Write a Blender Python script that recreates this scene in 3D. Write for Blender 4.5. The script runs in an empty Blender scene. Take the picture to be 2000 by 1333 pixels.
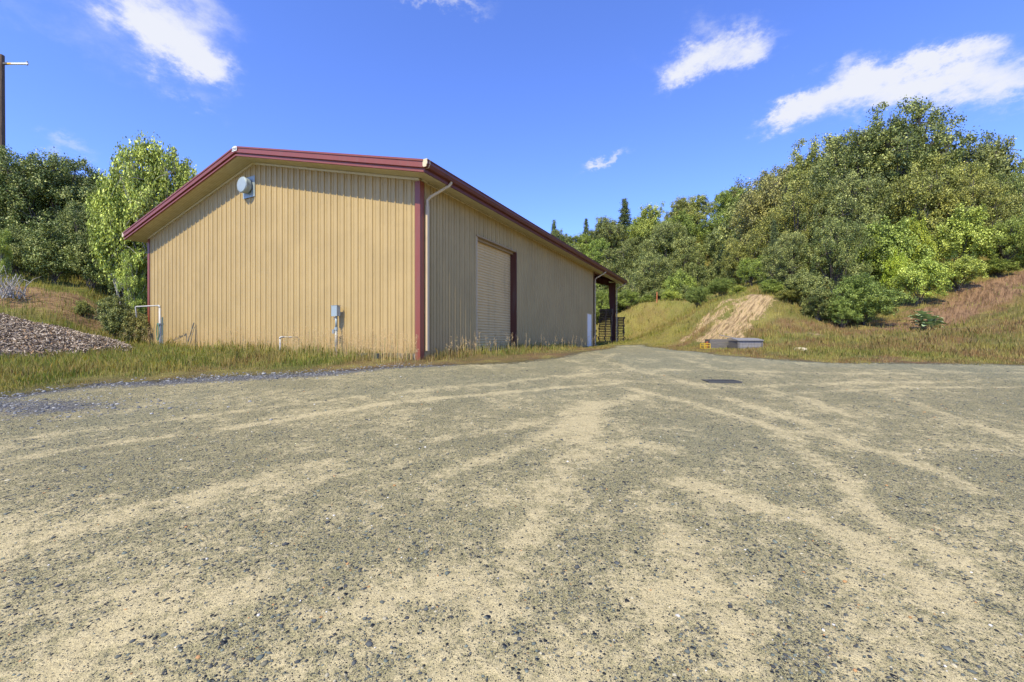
import bpy, math, random
import numpy as np
from mathutils import Vector, Matrix

S = bpy.context.scene
COL = S.collection
PI = math.pi

# ------------------------------------------------------------------ camera
F = 820.0                      # focal length in pixels of the 2000 px wide photograph
CZ = 1.5                       # camera height
cam_d = bpy.data.cameras.new('camera'); cam = bpy.data.objects.new('camera', cam_d); COL.objects.link(cam)
cam_d.sensor_width = 36.0; cam_d.lens = 36.0*F/2000.0
cam_d.clip_start = 0.05; cam_d.clip_end = 3000
cam_d.shift_y = -0.0008
cam.location = (0, 0, CZ); cam.rotation_euler = (math.radians(90), 0, 0)
S.camera = cam

# building frame (local x runs right along the gable wall, local y runs back along the side wall)
ALPHA = math.atan2(415.0, 820.0)
D0 = 12.0
C0 = np.array([-180.0/820.0*D0, D0])
XL = np.array([math.cos(ALPHA), -math.sin(ALPHA)])
YL = np.array([math.sin(ALPHA), math.cos(ALPHA)])
def loc2w(x, y):
    p = C0 + XL*x + YL*y
    return float(p[0]), float(p[1])
PAD = 1.09

# ------------------------------------------------------------------ sun and sky
dlt = math.radians(-0.8)
sh = -YL*math.cos(dlt) - XL*math.sin(dlt)
SUNV = Vector((sh[0], sh[1], 1.2)).normalized()
el = math.asin(SUNV.z); az = math.atan2(SUNV.x, SUNV.y)
sd = bpy.data.lights.new('sun', 'SUN'); sun = bpy.data.objects.new('sun', sd); COL.objects.link(sun)
sd.energy = 4.9; sd.angle = math.radians(0.5); sd.color = (1.0, 0.895, 0.62)
sun.rotation_euler = SUNV.to_track_quat('Z', 'Y').to_euler()
sun.location = (0, 0, 60)

S.view_settings.view_transform = 'Standard'; S.view_settings.look = 'None'
S.view_settings.gamma = 1.0; S.view_settings.exposure = 0.30

W = bpy.data.worlds.new('World'); S.world = W; W.use_nodes = True
def build_world():
    nt = W.node_tree; nt.nodes.clear(); N = nt.nodes.new; L = nt.links.new
    out = N('ShaderNodeOutputWorld'); bg = N('ShaderNodeBackground'); bg.inputs[1].default_value = 0.115
    sky = N('ShaderNodeTexSky'); sky.sky_type = 'NISHITA'; sky.sun_disc = False
    sky.sun_elevation = el; sky.sun_rotation = az; sky.altitude = 600; sky.air_density = 1.0; sky.dust_density = 0.3; sky.ozone_density = 2.2
    hs = N('ShaderNodeMix'); hs.data_type = 'RGBA'; hs.blend_type = 'MULTIPLY'; hs.inputs['Factor'].default_value = 1.0
    L(sky.outputs[0], hs.inputs[6]); hs.inputs[7].default_value = (1.20, 1.44, 2.42, 1)
    tc = N('ShaderNodeTexCoord')
    nrm = N('ShaderNodeVectorMath'); nrm.operation = 'NORMALIZE'; L(tc.outputs['Generated'], nrm.inputs[0])
    def math_(op, a, b=None, clamp=False):
        m = N('ShaderNodeMath'); m.operation = op; m.use_clamp = clamp
        for i, v in enumerate((a, b)):
            if v is None: continue
            if isinstance(v, (int, float)): m.inputs[i].default_value = v
            else: L(v, m.inputs[i])
        return m.outputs[0]
    # warp the direction a little so lobes get ragged outlines
    nz = N('ShaderNodeTexNoise'); nz.inputs['Scale'].default_value = 5.0; nz.inputs['Detail'].default_value = 7; nz.inputs['Roughness'].default_value = 0.62
    st = N('ShaderNodeMapping'); st.inputs['Scale'].default_value = (1.0, 1.0, 1.7); L(nrm.outputs[0], st.inputs[0]); L(st.outputs[0], nz.inputs['Vector'])
    nz2 = N('ShaderNodeTexNoise'); nz2.inputs['Scale'].default_value = 14.0; nz2.inputs['Detail'].default_value = 9; nz2.inputs['Roughness'].default_value = 0.66
    L(st.outputs[0], nz2.inputs['Vector'])
    sub = N('ShaderNodeVectorMath'); sub.operation = 'SUBTRACT'; L(nz2.outputs['Color'], sub.inputs[0]); sub.inputs[1].default_value = (0.5, 0.5, 0.5)
    scl = N('ShaderNodeVectorMath'); scl.operation = 'SCALE'; L(sub.outputs[0], scl.inputs[0]); scl.inputs['Scale'].default_value = 0.125
    wv = N('ShaderNodeVectorMath'); wv.operation = 'ADD'; L(nrm.outputs[0], wv.inputs[0]); L(scl.outputs[0], wv.inputs[1])
    # (px, py, half width px, half height px, tilt degrees, strength)
    lobes = [
        # right bank of cumulus
        (1560, 205, 70, 30, 18, .95), (1650, 185, 95, 34, 6, 1.15), (1770, 172, 95, 34, 0, 1.15), (1850, 140, 80, 36, 0, 1.2), (1950, 165, 110, 42, -4, 1.1), (1520, 232, 40, 16, 30, .7), (2080, 160, 90, 40, 0, 1.0),
        # cloud upper middle right
        (1420, 98, 75, 30, 6, 1.05), (1340, 118, 50, 30, 12, .8), (1485, 95, 40, 18, 8, .65), (1365, 40, 55, 26, -20, .55), (1230, 115, 35, 16, -25, .35),
        # streaks upper left
        (330, 45, 120, 55, -25, .8), (400, 10, 90, 30, -10, .75), (370, 115, 80, 40, -30, .95), (425, 148, 35, 26, -25, .7), (250, 10, 110, 40, -12, .6), (120, 50, 190, 60, -8, .48),
        (385, 200, 55, 16, -15, .38), (110, 280, 55, 22, -10, .52), (150, 300, 35, 22, -20, .35),
        # little ones
        (1165, 322, 42, 13, 28, .8), (1205, 306, 30, 7, 15, .6), (870, 2, 90, 14, 0, .9), (1640, 125, 34, 20, 15, .4),(700,245,30,20,0,.2)]
    acc = None
    for (px, py, hw, hh, tilt, amp) in lobes:
        d = Vector(((px-1000)/F, 1.0, (665-py)/F)); ln = d.length; d.normalize()
        right = Vector((d.y, -d.x, 0)).normalized(); up = right.cross(d).normalized()
        t = math.radians(tilt); r2 = right*math.cos(t)+up*math.sin(t); u2 = -right*math.sin(t)+up*math.cos(t)
        # pixel -> angle (off axis the picture is stretched)
        ax = hw/(F*ln)*(1.0/math.sqrt(1+((px-1000)/F)**2))*1.05; ay = hh/(F*ln)
        dif = N('ShaderNodeVectorMath'); dif.operation = 'SUBTRACT'; L(wv.outputs[0], dif.inputs[0]); dif.inputs[1].default_value = d
        d1 = N('ShaderNodeVectorMath'); d1.operation = 'DOT_PRODUCT'; L(dif.outputs[0], d1.inputs[0]); d1.inputs[1].default_value = r2/ax
        d2 = N('ShaderNodeVectorMath'); d2.operation = 'DOT_PRODUCT'; L(dif.outputs[0], d2.inputs[0]); d2.inputs[1].default_value = u2/ay
        d3 = N('ShaderNodeVectorMath'); d3.operation = 'DOT_PRODUCT'; L(dif.outputs[0], d3.inputs[0]); d3.inputs[1].default_value = d/max(ax, ay)
        q = math_('ADD', math_('MULTIPLY', d1.outputs['Value'], d1.outputs['Value']), math_('MULTIPLY', d2.outputs['Value'], d2.outputs['Value']))
        q = math_('ADD', q, math_('MULTIPLY', d3.outputs['Value'], d3.outputs['Value']))
        g = math_('MULTIPLY', math_('EXPONENT', math_('MULTIPLY', q, -0.8)), amp)
        acc = g if acc is None else math_('ADD', acc, g)
    dens = math_('MULTIPLY', acc, math_('ADD', math_('MULTIPLY', nz.outputs['Fac'], 1.6), 0.1))
    dens2 = math_('ADD', dens, math_('MULTIPLY', math_('SUBTRACT', nz2.outputs['Fac'], 0.5), math_('MULTIPLY', acc, 1.5)))
    mr = N('ShaderNodeMapRange'); mr.interpolation_type = 'SMOOTHERSTEP'; mr.inputs['From Min'].default_value = 0.13; mr.inputs['From Max'].default_value = 1.55
    L(dens2, mr.inputs['Value'])
    mix = N('ShaderNodeMix'); mix.data_type = 'RGBA'
    L(mr.outputs[0], mix.inputs['Factor']); L(hs.outputs[2], mix.inputs[6]); mix.inputs[7].default_value = (6.0, 6.2, 6.9, 1)
    L(mix.outputs[2], bg.inputs[0]); L(bg.outputs[0], out.inputs[0])
build_world()
W.cycles.sampling_method = 'MANUAL'; W.cycles.sample_map_resolution = 512

# ------------------------------------------------------------------ helpers
rng = np.random.default_rng(7)
def link(o, parent=None):
    COL.objects.link(o)
    if parent is not None: o.parent = parent
    return o
def tag(o, label=None, cat=None, group=None, kind=None):
    if label: o['label'] = label
    if cat: o['category'] = cat
    if group: o['group'] = group
    if kind: o['kind'] = kind
    return o
def empty(name, loc, rz=0.0, scale=(1, 1, 1)):
    o = bpy.data.objects.new(name, None); COL.objects.link(o)
    o.location = loc; o.rotation_euler = (0, 0, rz); o.scale = scale; o.empty_display_size = 0.3
    return o
def npmesh(name, V, loops, sizes, cols=None, smooth=False, attrs=None):
    V = np.asarray(V, dtype=np.float32); loops = np.asarray(loops, dtype=np.int32).ravel(); sizes = np.asarray(sizes, dtype=np.int32)
    me = bpy.data.meshes.new(name)
    me.vertices.add(len(V)); me.vertices.foreach_set('co', V.ravel())
    me.loops.add(len(loops)); me.loops.foreach_set('vertex_index', loops)
    me.polygons.add(len(sizes)); st = np.concatenate([[0], np.cumsum(sizes)[:-1]]).astype(np.int32)
    me.polygons.foreach_set('loop_start', st); me.polygons.foreach_set('loop_total', sizes)
    if smooth: me.polygons.foreach_set('use_smooth', np.ones(len(sizes), dtype=bool))
    if cols is not None:
        a = me.color_attributes.new('Col', 'FLOAT_COLOR', 'POINT')
        c = np.ones((len(V), 4), dtype=np.float32); c[:, :cols.shape[1]] = cols; a.data.foreach_set('color', c.ravel())
    if attrs:
        for k, v in attrs.items():
            a = me.attributes.new(k, 'FLOAT', 'POINT'); a.data.foreach_set('value', np.asarray(v, dtype=np.float32))
    me.update(calc_edges=True); me.validate()
    return me
class MB:
    """collects shapes that make up one part"""
    def __init__(s): s.v = []; s.f = []
    def add(s, vs, fs):
        b = len(s.v); s.v += [tuple(v) for v in vs]; s.f += [tuple(i+b for i in f) for f in fs]; return s
    def box(s, x0, x1, y0, y1, z0, z1, M=None, bevel=0.0):
        x0, x1 = min(x0, x1), max(x0, x1); y0, y1 = min(y0, y1), max(y0, y1); z0, z1 = min(z0, z1), max(z0, z1)
        vs = [(x0, y0, z0), (x1, y0, z0), (x1, y1, z0), (x0, y1, z0), (x0, y0, z1), (x1, y0, z1), (x1, y1, z1), (x0, y1, z1)]
        if M is not None: vs = [tuple(M @ Vector(v)) for v in vs]
        return s.add(vs, [(3, 2, 1, 0), (4, 5, 6, 7), (0, 1, 5, 4), (1, 2, 6, 5), (2, 3, 7, 6), (3, 0, 4, 7)])
    def prism(s, prof, A, B, side, up=(0, 0, 1), caps=True):
        """profile (a,b) extruded from A to B; a along side, b along up"""
        A = Vector(A); B = Vector(B); side = Vector(side); up = Vector(up)
        n = len(prof); vs = [A+side*a+up*b for a, b in prof]+[B+side*a+up*b for a, b in prof]
        fs = [(i, (i+1) % n, n+(i+1) % n, n+i) for i in range(n)]
        if caps: fs += [tuple(range(n))[::-1], tuple(range(n, 2*n))]
        return s.add(vs, fs)
    def tube(s, pts, r, n=10, caps=True):
        pts = [Vector(p) for p in pts]; rs = r if isinstance(r, (list, tuple)) else [r]*len(pts)
        rings = []; ref = None
        for i, p in enumerate(pts):
            a = pts[max(0, i-1)]; b = pts[min(len(pts)-1, i+1)]; t = (b-a).normalized()
            if ref is None: ref = Vector((0, 0, 1)) if abs(t.z) < .9 else Vector((1, 0, 0))
            u = t.cross(ref).normalized(); w = u.cross(t).normalized(); ref = w
            rings.append([p+(u*math.cos(2*PI*k/n)+w*math.sin(2*PI*k/n))*rs[i] for k in range(n)])
        vs = [v for R in rings for v in R]; fs = []
        for i in range(len(pts)-1):
            for k in range(n):
                fs.append((i*n+k, i*n+(k+1) % n, (i+1)*n+(k+1) % n, (i+1)*n+k))
        if caps: fs += [tuple(range(n))[::-1], tuple((len(pts)-1)*n+k for k in range(n))]
        return s.add(vs, fs)
    def build(s, name, mat, parent=None, smooth=False, bevel=0.0):
        me = bpy.data.meshes.new(name); me.from_pydata(s.v, [], s.f); me.update()
        if mat: me.materials.append(mat)
        if smooth: me.polygons.foreach_set('use_smooth', [True]*len(me.polygons))
        o = bpy.data.objects.new(name, me); link(o, parent)
        if bevel:
            m = o.modifiers.new('bevel', 'BEVEL'); m.width = bevel; m.segments = 2; m.limit_method = 'ANGLE'; m.angle_limit = math.radians(40)
        return o

# numpy value noise
_perm = np.random.default_rng(3).random((256, 256))
def vnoise(x, y):
    x = np.asarray(x, float); y = np.asarray(y, float)
    xi = np.floor(x).astype(int); yi = np.floor(y).astype(int); fx = x-xi; fy = y-yi
    fx = fx*fx*(3-2*fx); fy = fy*fy*(3-2*fy)
    a = _perm[xi % 256, yi % 256]; b = _perm[(xi+1) % 256, yi % 256]; c = _perm[xi % 256, (yi+1) % 256]; d = _perm[(xi+1) % 256, (yi+1) % 256]
    return (a*(1-fx)+b*fx)*(1-fy)+(c*(1-fx)+d*fx)*fy
def fbm(x, y, o=4):
    s = 0; a = 1; t = 0
    for k in range(o):
        s = s+a*vnoise(np.asarray(x)*2**k+17.3*k, np.asarray(y)*2**k+5.1*k); t += a; a *= .55
    return s/t
def sstep(a, b, x):
    t = np.clip((np.asarray(x, float)-a)/(b-a), 0, 1); return t*t*(3-2*t)

# ------------------------------------------------------------------ terrain
def base_h(X, Y):
    Y = np.asarray(Y, float)
    a = 0.078*np.clip(Y, -4, 200); k = 0.12
    h = np.clip(0.5+0.5*(PAD-a)/k, 0, 1)
    return PAD*(1-h)+a*h-k*h*(1-h)
def pz(px, Z, py): return ((px-1000)/F*Z, Z, CZ+(665-py)/F*Z)
CP = []
for p in [(1400, 22.5, 655), (1475, 25.5, 578), (1300, 30, 638), (1250, 45, 592), (1215, 38, 667), (1320, 42, 600), (1400, 36, 583), (1180, 43, 650), (1240, 36, 660), (1560, 20.5, 655), (1520, 24, 610),
          (1750, 20, 648), (1700, 23, 632), (1850, 24, 590), (2000, 24, 545), (2000, 16.5, 640), (1900, 18, 640), (2150, 20, 570)]:
    CP.append(pz(*p))
for px in (1050, 1150, 1250, 1350, 1450):
    b_ = float(np.interp(px, [1040, 1200, 1400, 1500], [598, 600, 590, 570])); y_ = float(np.interp(px, [1050, 1150, 1250, 1350, 1450], [440, 440, 400, 372, 350]))
    for Z, fr, hh in ((53, .70, 6.5), (61, .5, 8), (69, .33, 9), (78, .17, 9), (88, .02, 9)):
        x, y, z = pz(px, Z, y_+(b_-y_)*fr); CP.append((x, y, z-hh))
for px, Z, z in [(1500, 70, 20), (1600, 50, 12.5), (1700, 36, 9.6), (1900, 36, 8), (2000, 36, 6.5), (2200, 36, 8), (1300, 130, 27), (1600, 90, 27), (1900, 70, 18), (1000, 100, 17), (800, 100, 12), (400, 100, 9), (0, 70, 8), (1530, 45, 8.5), (1540, 57, 12.5), (1560, 34, 6), (2100, 60, 14)]:
    CP.append(((px-1000)/F*Z, Z, z))
# left bank
for p in [(60, 16.5, 640), (60, 20.5, 562), (-150, 20, 560), (160, 20.5, 580), (200, 21.5, 598), (262, 21, 640), (-400, 20, 565), (-150, 16, 645)]:
    CP.append(pz(*p))
for x, y, z in [(-30, 30, 6.5), (-22, 30, 5.5), (-16, 30, 3.2), (-45, 25, 7), (-60, 60, 10), (-14, 40, 3.2), (-8, 50, 3), (-400, 0, 6), (400, 0, 10), (-300, 400, 20), (300, 400, 30), (0, 420, 25), (0, -400, -3), (-300, -300, 0), (300, -300, 0), (60, 40, 12), (60, 12, 5), (45, 15, 4), (-40, 8, 1.6), (-40, 12, 3)]:
    CP.append((x, y, z))
ZP = []
for x, y in [(5.5, 27), (9.2, 24.5), (10.2, 20.5), (11.5, 17.5), (13.5, 15.2), (18, 13.4), (24, 12.3), (40, 10.5), (-12, 12.5), (-20, 11), (-30, 7), (-11.5, 14.6), (-14, 14.6)]:
    ZP.append((x, y, 0.0))
for x, y in [(0, 0), (6, 0), (-6, 0), (12, 0), (-12, 0), (-20, 0), (20, 0), (0, 6), (7, 6), (-7, 6), (14, 6), (-14, 5), (0, 11), (6, 12), (-6, 11), (12, 10), (5, 17), (7, 20), (6, 23), (3, 15),
             (0, -20), (20, -20), (-20, -20), (30, 4), (0, -60), (60, -50), (-60, -50)]:
    ZP.append((x, y, -0.5))
for lx in (0.0, -7.5, -15.0):
    for ly in (1, 9, 17, 25):
        x, y = loc2w(lx, ly); ZP.append((x, y, -0.3))
x, y = loc2w(-15.6, -0.4); ZP.append((x, y, 0.18))
x, y = loc2w(0.5, 30); ZP.append((x, y, 0.0))
x, y = loc2w(-16.5, 10); ZP.append((x, y, 0.2)); x, y = loc2w(-16.5, 22); ZP.append((x, y, 0.2))
P = np.array([(a, b) for a, b, c in CP]+[(a, b) for a, b, c in ZP])
R = np.array([c-float(base_h(a, b)) for a, b, c in CP]+[c for a, b, c in ZP])
def _phi(d): return d*d*np.log(d+1e-9)
n = len(P); Kc = _phi(np.linalg.norm(P[:, None]-P[None], axis=2))+np.eye(n)*0.4
Pm = np.hstack([np.ones((n, 1)), P]); A_ = np.zeros((n+3, n+3)); A_[:n, :n] = Kc; A_[:n, n:] = Pm; A_[n:, :n] = Pm.T
sol = np.linalg.solve(A_, np.concatenate([R, np.zeros(3)]))
def rise(X, Y):
    X = np.asarray(X, float).ravel(); Y = np.asarray(Y, float).ravel(); out = np.empty(len(X))
    for i in range(0, len(X), 20000):
        q = np.stack([X[i:i+20000], Y[i:i+20000]], 1)
        d = np.linalg.norm(q[:, None]-P[None], axis=2)
        out[i:i+20000] = _phi(d) @ sol[:n]+sol[n]+q @ sol[n+1:]
    w = 0.12
    return np.where(out > 2, out, w*np.log1p(np.exp(np.clip(out/w, -40, 40))))
def G(X, Y):
    sc = np.isscalar(X)
    X = np.atleast_1d(np.asarray(X, float)); Y = np.atleast_1d(np.asarray(Y, float)); shp = X.shape
    r = rise(X, Y).reshape(shp)
    h = base_h(X, Y)+r
    h = h+sstep(0.1, 1.0, r)*(fbm(X*.7, Y*.7, 3)-.5)*0.55
    h = h+(fbm(X*.9+4, Y*.9, 2)-.5)*0.035
    return float(h[0]) if sc else h
def pxg(px, py):
    """ground point of the flat yard under a pixel"""
    o = (py-665)/F; Z = 1.5/(o+0.078)
    if 0.078*Z > PAD: Z = (CZ-PAD)/o
    return ((px-1000)/F*Z, Z)

# yard outline
yard = [(-60, -80), (-40, -12), (-22, 0), (-13, 4.6), (-10, 6.4)]
yard += [pxg(*p) for p in [(0, 775), (200, 750), (400, 738), (600, 728), (800, 715), (1000, 709), (1100, 697)]]
yard += [(3.1, 16.2), (5.2, 22.0), (6.4, 26.2), (8.2, 26.0), (7.9, 22), (6.7, 16.6)]
yard += [pxg(*p) for p in [(1400, 692), (1500, 702), (1600, 708), (1800, 710), (2000, 713)]]
yard += [(20, 10.6), (40, 9.0), (70, 5), (80, -80)]
YP = np.array(yard)
def sdist(X, Y, poly):
    X = np.asarray(X, float); Y = np.asarray(Y, float); d = np.full(X.shape, 1e9); ins = np.zeros(X.shape, bool)
    m = len(poly)
    for i in range(m):
        x0, y0 = poly[i]; x1, y1 = poly[(i+1) % m]; ex, ey = x1-x0, y1-y0
        t = np.clip(((X-x0)*ex+(Y-y0)*ey)/(ex*ex+ey*ey), 0, 1)
        d = np.minimum(d, np.hypot(X-x0-t*ex, Y-y0-t*ey))
        c = ((y0 > Y) != (y1 > Y)) & (X < (x1-x0)*(Y-y0)/(y1-y0+1e-12)+x0); ins ^= c
    return np.where(ins, d, -d)
BP = np.array([loc2w(0.0, 0.0), loc2w(0.0, 17.9), loc2w(-15.4, 17.9), loc2w(-15.4, 0.0)])
def polyd(X, Y, pts):
    d = np.full(np.shape(X), 1e9)
    for (x0, y0), (x1, y1) in zip(pts[:-1], pts[1:]):
        ex, ey = x1-x0, y1-y0; t = np.clip(((X-x0)*ex+(Y-y0)*ey)/(ex*ex+ey*ey+1e-9), 0, 1)
        d = np.minimum(d, np.hypot(X-x0-t*ex, Y-y0-t*ey))
    return d
TRACKS = [
 (.11, .95, [(0, 895), (200, 868), (400, 842), (550, 822), (700, 800), (850, 778), (1000, 765), (1200, 750)]),
 (.16, .6, [(0, 860), (250, 830), (500, 800), (760, 770), (1000, 745), (1200, 728)]),
 (.12, .7, [(250, 990), (450, 950), (620, 905), (760, 880), (900, 850), (1060, 822)]),
 (.10, .6, [(0, 1060), (250, 1010), (480, 960), (700, 920), (880, 880)]),
 (.15, .85, [(860, 930), (1000, 885), (1100, 835), (1180, 795), (1260, 770)]),
 (.22, .85, [(1165, 790), (1145, 850), (1110, 920), (1050, 1010), (990, 1110), (930, 1230), (880, 1400)]),
 (.20, .7, [(1000, 1180), (900, 1130), (760, 1150), (640, 1230), (560, 1340)]),
 (.13, .9, [(1235, 758), (1330, 785), (1420, 810), (1500, 832), (1560, 862)]),
 (.14, .85, [(1420, 780), (1520, 805), (1600, 835), (1700, 880), (1800, 915), (1900, 960)]),
 (.11, .7, [(1480, 760), (1600, 785), (1680, 815)]),
 (.17, .85, [(1245, 862), (1330, 880)]),
 (.14, .9, [(1560, 880), (1640, 930), (1700, 985), (1770, 1040), (1900, 1120), (2050, 1220)]),
 (.18, .9, [(1340, 940), (1460, 985), (1580, 1020), (1700, 1070), (1800, 1140), (1950, 1260)]),
 (.16, .6, [(1250, 960), (1330, 1080), (1420, 1200), (1500, 1340)]),
 (.12, .7, [(1180, 744), (1450, 758), (1700, 746), (2050, 742)]), (.10, .7, [(1500, 775), (1750, 757), (2050, 755)]),
 (.14, .55, [(1150, 720), (1300, 722), (1600, 730), (2050, 728)]),
 (.12, .7, [(1200, 690), (1180, 705), (1290, 735), (1400, 765)]), (.12, .5, [(1330, 700), (1400, 722), (1600, 742)]),
 (.18, .6, [(1700, 760), (1800, 800), (1950, 840), (2100, 900)]),
 (.2, .6, [(100, 1340), (250, 1230), (420, 1180), (560, 1130)]), (.25, .55, [(1100, 1340), (1200, 1260), (1290, 1150)])]
TW = [(w, a, [pxg(*p) for p in pts]) for w, a, pts in TRACKS]
def sandmask(X, Y):
    wx = X+(fbm(X*.8+9, Y*.8, 3)-.5)*.35; wy = Y+(fbm(X*.8, Y*.8+31, 3)-.5)*.35
    s = np.zeros(np.shape(X))
    for w, a, pts in TW:
        ws = w*(0.5+.05*np.maximum(Y, 0)); s = np.maximum(s, a*np.exp(-(polyd(wx, wy, pts)/ws)**2*.7))
    lo = fbm(X*1.1+3, Y*1.1+8, 4); near = sstep(4.0, 2.2, Y)
    hi = fbm(X*4+13, Y*4+8, 3); h3 = fbm(X*9+3, Y*9+1, 2); s = np.clip(s*.50*(.4+1.2*hi)+(lo-.5)*.75+(h3-.5)*.55+near*.22+.26, 0, 1)
    return s
# colour of grassy ground and of the blades that grow on it
def zone_col(X, Y, r=None):
    if r is None: r = rise(X, Y).reshape(np.shape(X))
    g = sdist(X, Y, YP)
    green = np.array([.135, .175, .028]); yel = np.array([.38, .34, .09]); brn = np.array([.27, .175, .075]); olive = np.array([.22, .245, .05])
    a = fbm(X*.55, Y*.55, 4); b = fbm(X*1.7+7, Y*1.7+3, 3)
    left = (X < 0.5).astype(float); near = ((X > 5) & (Y < 25)).astype(float)*(.6+.8*sstep(12, 17, X))
    wg = np.clip(.45+(a-.5)*4.2, 0, 1)
    # left strip: greener against the wall, browner at the gravel
    wall = sstep(-2.6, -4.2, g)*left
    wg = np.clip(wg+left*.22+wall*.35-near*.32-(1-sstep(-1.6, -0.3, -np.abs(g)))*0+0, 0, 1)
    edge = sstep(-1.7, -.2, g)
    wg = wg*(1-.6*edge)
    c = olive*wg[..., None]+brn*(1-wg)[..., None]
    k = np.clip((b-.46)*4.5, 0, 1)[..., None]; c = c*(1-k*.75)+yel*k*.75
    k = np.clip((.5-b)*3, 0, 1)[..., None]*wg[..., None]; c = c*(1-k)+green*k
    val = ((X > 2) & (Y > 25)).astype(float)[..., None]
    vy = np.array([.29, .275, .055]); c = c*(1-.55*val)+vy*.55*val
    return c
CUT = [pz(1402, 22.2, 655)[:2], pz(1430, 23.2, 625)[:2], pz(1482, 25.6, 575)[:2]]
CUT2 = [pz(1345, 24.5, 652)[:2], pz(1395, 25.5, 625)[:2], pz(1425, 26.5, 600)[:2]]
TRK = [pz(1755, 20.5, 640)[:2], pz(1830, 22, 605)[:2], pz(1900, 23.2, 580)[:2], pz(2010, 24.3, 548)[:2], pz(2150, 24, 530)[:2]]
LB = [pz(-100, 19, 590)[:2], pz(60, 19.5, 575)[:2], pz(140, 19.8, 590)[:2], pz(175, 19.5, 612)[:2]]
def soilmask(X, Y):
    wx = X+(fbm(X*1.2+9, Y*1.2, 3)-.5)*1.8; wy = Y+(fbm(X*1.2, Y*1.2+31, 3)-.5)*1.8
    s = np.exp(-(polyd(wx, wy, CUT)/.95)**2)*1.2
    s = np.maximum(s, .62*np.exp(-(polyd(wx, wy, CUT2)/.7)**2))
    s = np.maximum(s, .95*np.exp(-(polyd(wx, wy, TRK)/1.5)**2)); s = np.maximum(s, .95*np.exp(-(polyd(wx, wy, LB)/1.7)**2))
    q = np.hypot(X-pz(1600, 20.5, 640)[0], Y-20.5); s = np.maximum(s, .6*np.exp(-(q/1.2)**2))
    s = s+(fbm(X*2.1, Y*2.1, 3)-.5)*.35*(s > .15)
    return np.clip(s, 0, 1)
def soilcol(X, Y):
    c = np.zeros(np.shape(X)+(3,)); tan_ = np.array([.64, .46, .23]); red = np.array([.37, .225, .115])
    w = sstep(15.5, 17.5, X)[..., None]; c = tan_*(1-w)+red*w
    l = (X < -5)[..., None]; c = np.where(l, np.array([.42, .27, .13]), c)
    return c

# ------------------------------------------------------------------ material helpers
def mat(name):
    m = bpy.data.materials.new(name); m.use_nodes = True; nt = m.node_tree
    b = nt.nodes['Principled BSDF']; return m, nt, b
class NT:
    def __init__(s, nt): s.nt = nt
    def n(s, t, **kw):
        x = s.nt.nodes.new(t)
        for k, v in kw.items(): setattr(x, k, v)
        return x
    def l(s, a, b): s.nt.links.new(a, b)
    def m(s, op, a, b=None, c=None, clamp=False):
        x = s.n('ShaderNodeMath', operation=op, use_clamp=clamp)
        for i, v in enumerate((a, b, c)):
            if v is None: continue
            if isinstance(v, (int, float)): x.inputs[i].default_value = v
            else: s.l(v, x.inputs[i])
        return x.outputs[0]
    def noise(s, vec, scale, detail=4, rough=.55, dim='3D'):
        x = s.n('ShaderNodeTexNoise'); x.inputs['Scale'].default_value = scale; x.inputs['Detail'].default_value = detail; x.inputs['Roughness'].default_value = rough
        if vec is not None: s.l(vec, x.inputs['Vector'])
        return x
    def ramp(s, fac, stops, interp='LINEAR'):
        x = s.n('ShaderNodeValToRGB'); e = x.color_ramp.elements; x.color_ramp.interpolation = interp
        while len(e) > 1: e.remove(e[-1])
        e[0].position = stops[0][0]; e[0].color = (*stops[0][1], 1)
        for p, c in stops[1:]:
            k = e.new(p); k.color = (*c, 1)
        s.l(fac, x.inputs[0]); return x.outputs[0]
    def mix(s, f, a, b, mode='MIX'):
        x = s.n('ShaderNodeMix', data_type='RGBA', blend_type=mode)
        for i, v in ((0, f), (6, a), (7, b)):
            if isinstance(v, (int, float)): x.inputs[i].default_value = v
            elif isinstance(v, tuple): x.inputs[i].default_value = (*v, 1) if len(v) == 3 else v
            else: s.l(v, x.inputs[i])
        return x.outputs[2]
    def mr(s, v, a, b, c=0., d=1.):
        x = s.n('ShaderNodeMapRange', interpolation_type='SMOOTHSTEP'); s.l(v, x.inputs[0])
        for i, k in enumerate((a, b, c, d)): x.inputs[i+1].default_value = k
        return x.outputs[0]
    def bump(s, h, strength, dist, bsdf):
        x = s.n('ShaderNodeBump'); x.inputs['Strength'].default_value = strength; x.inputs['Distance'].default_value = dist
        s.l(h, x.inputs['Height']); s.l(x.outputs[0], bsdf.inputs['Normal'])
def paint(name, col, rough=.45, streak=.15, scale=3., metallic=0., dirt=(.25, .2, .15), bump=0.):
    m, nt, b = mat(name); t = NT(nt)
    tc = t.n('ShaderNodeTexCoord'); mp = t.n('ShaderNodeMapping'); mp.inputs['Scale'].default_value = (1, 1, .12); t.l(tc.outputs['Object'], mp.inputs[0])
    n1 = t.noise(mp.outputs[0], scale*3, 6, .65); n2 = t.noise(tc.outputs['Object'], scale, 4)
    f = t.m('MULTIPLY', t.mr(n1.outputs['Fac'], .48, .75), streak*1.6)
    c = t.mix(f, tuple(col), tuple(a*.6 for a in dirt))
    c = t.mix(t.mr(n2.outputs['Fac'], .3, .7, 0, streak), c, tuple(min(1, a*1.25) for a in col))
    t.l(c, b.inputs['Base Color']); b.inputs['Roughness'].default_value = rough; b.inputs['Metallic'].default_value = metallic
    if bump: t.bump(n1.outputs['Fac'], bump, .01, b)
    return m
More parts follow.
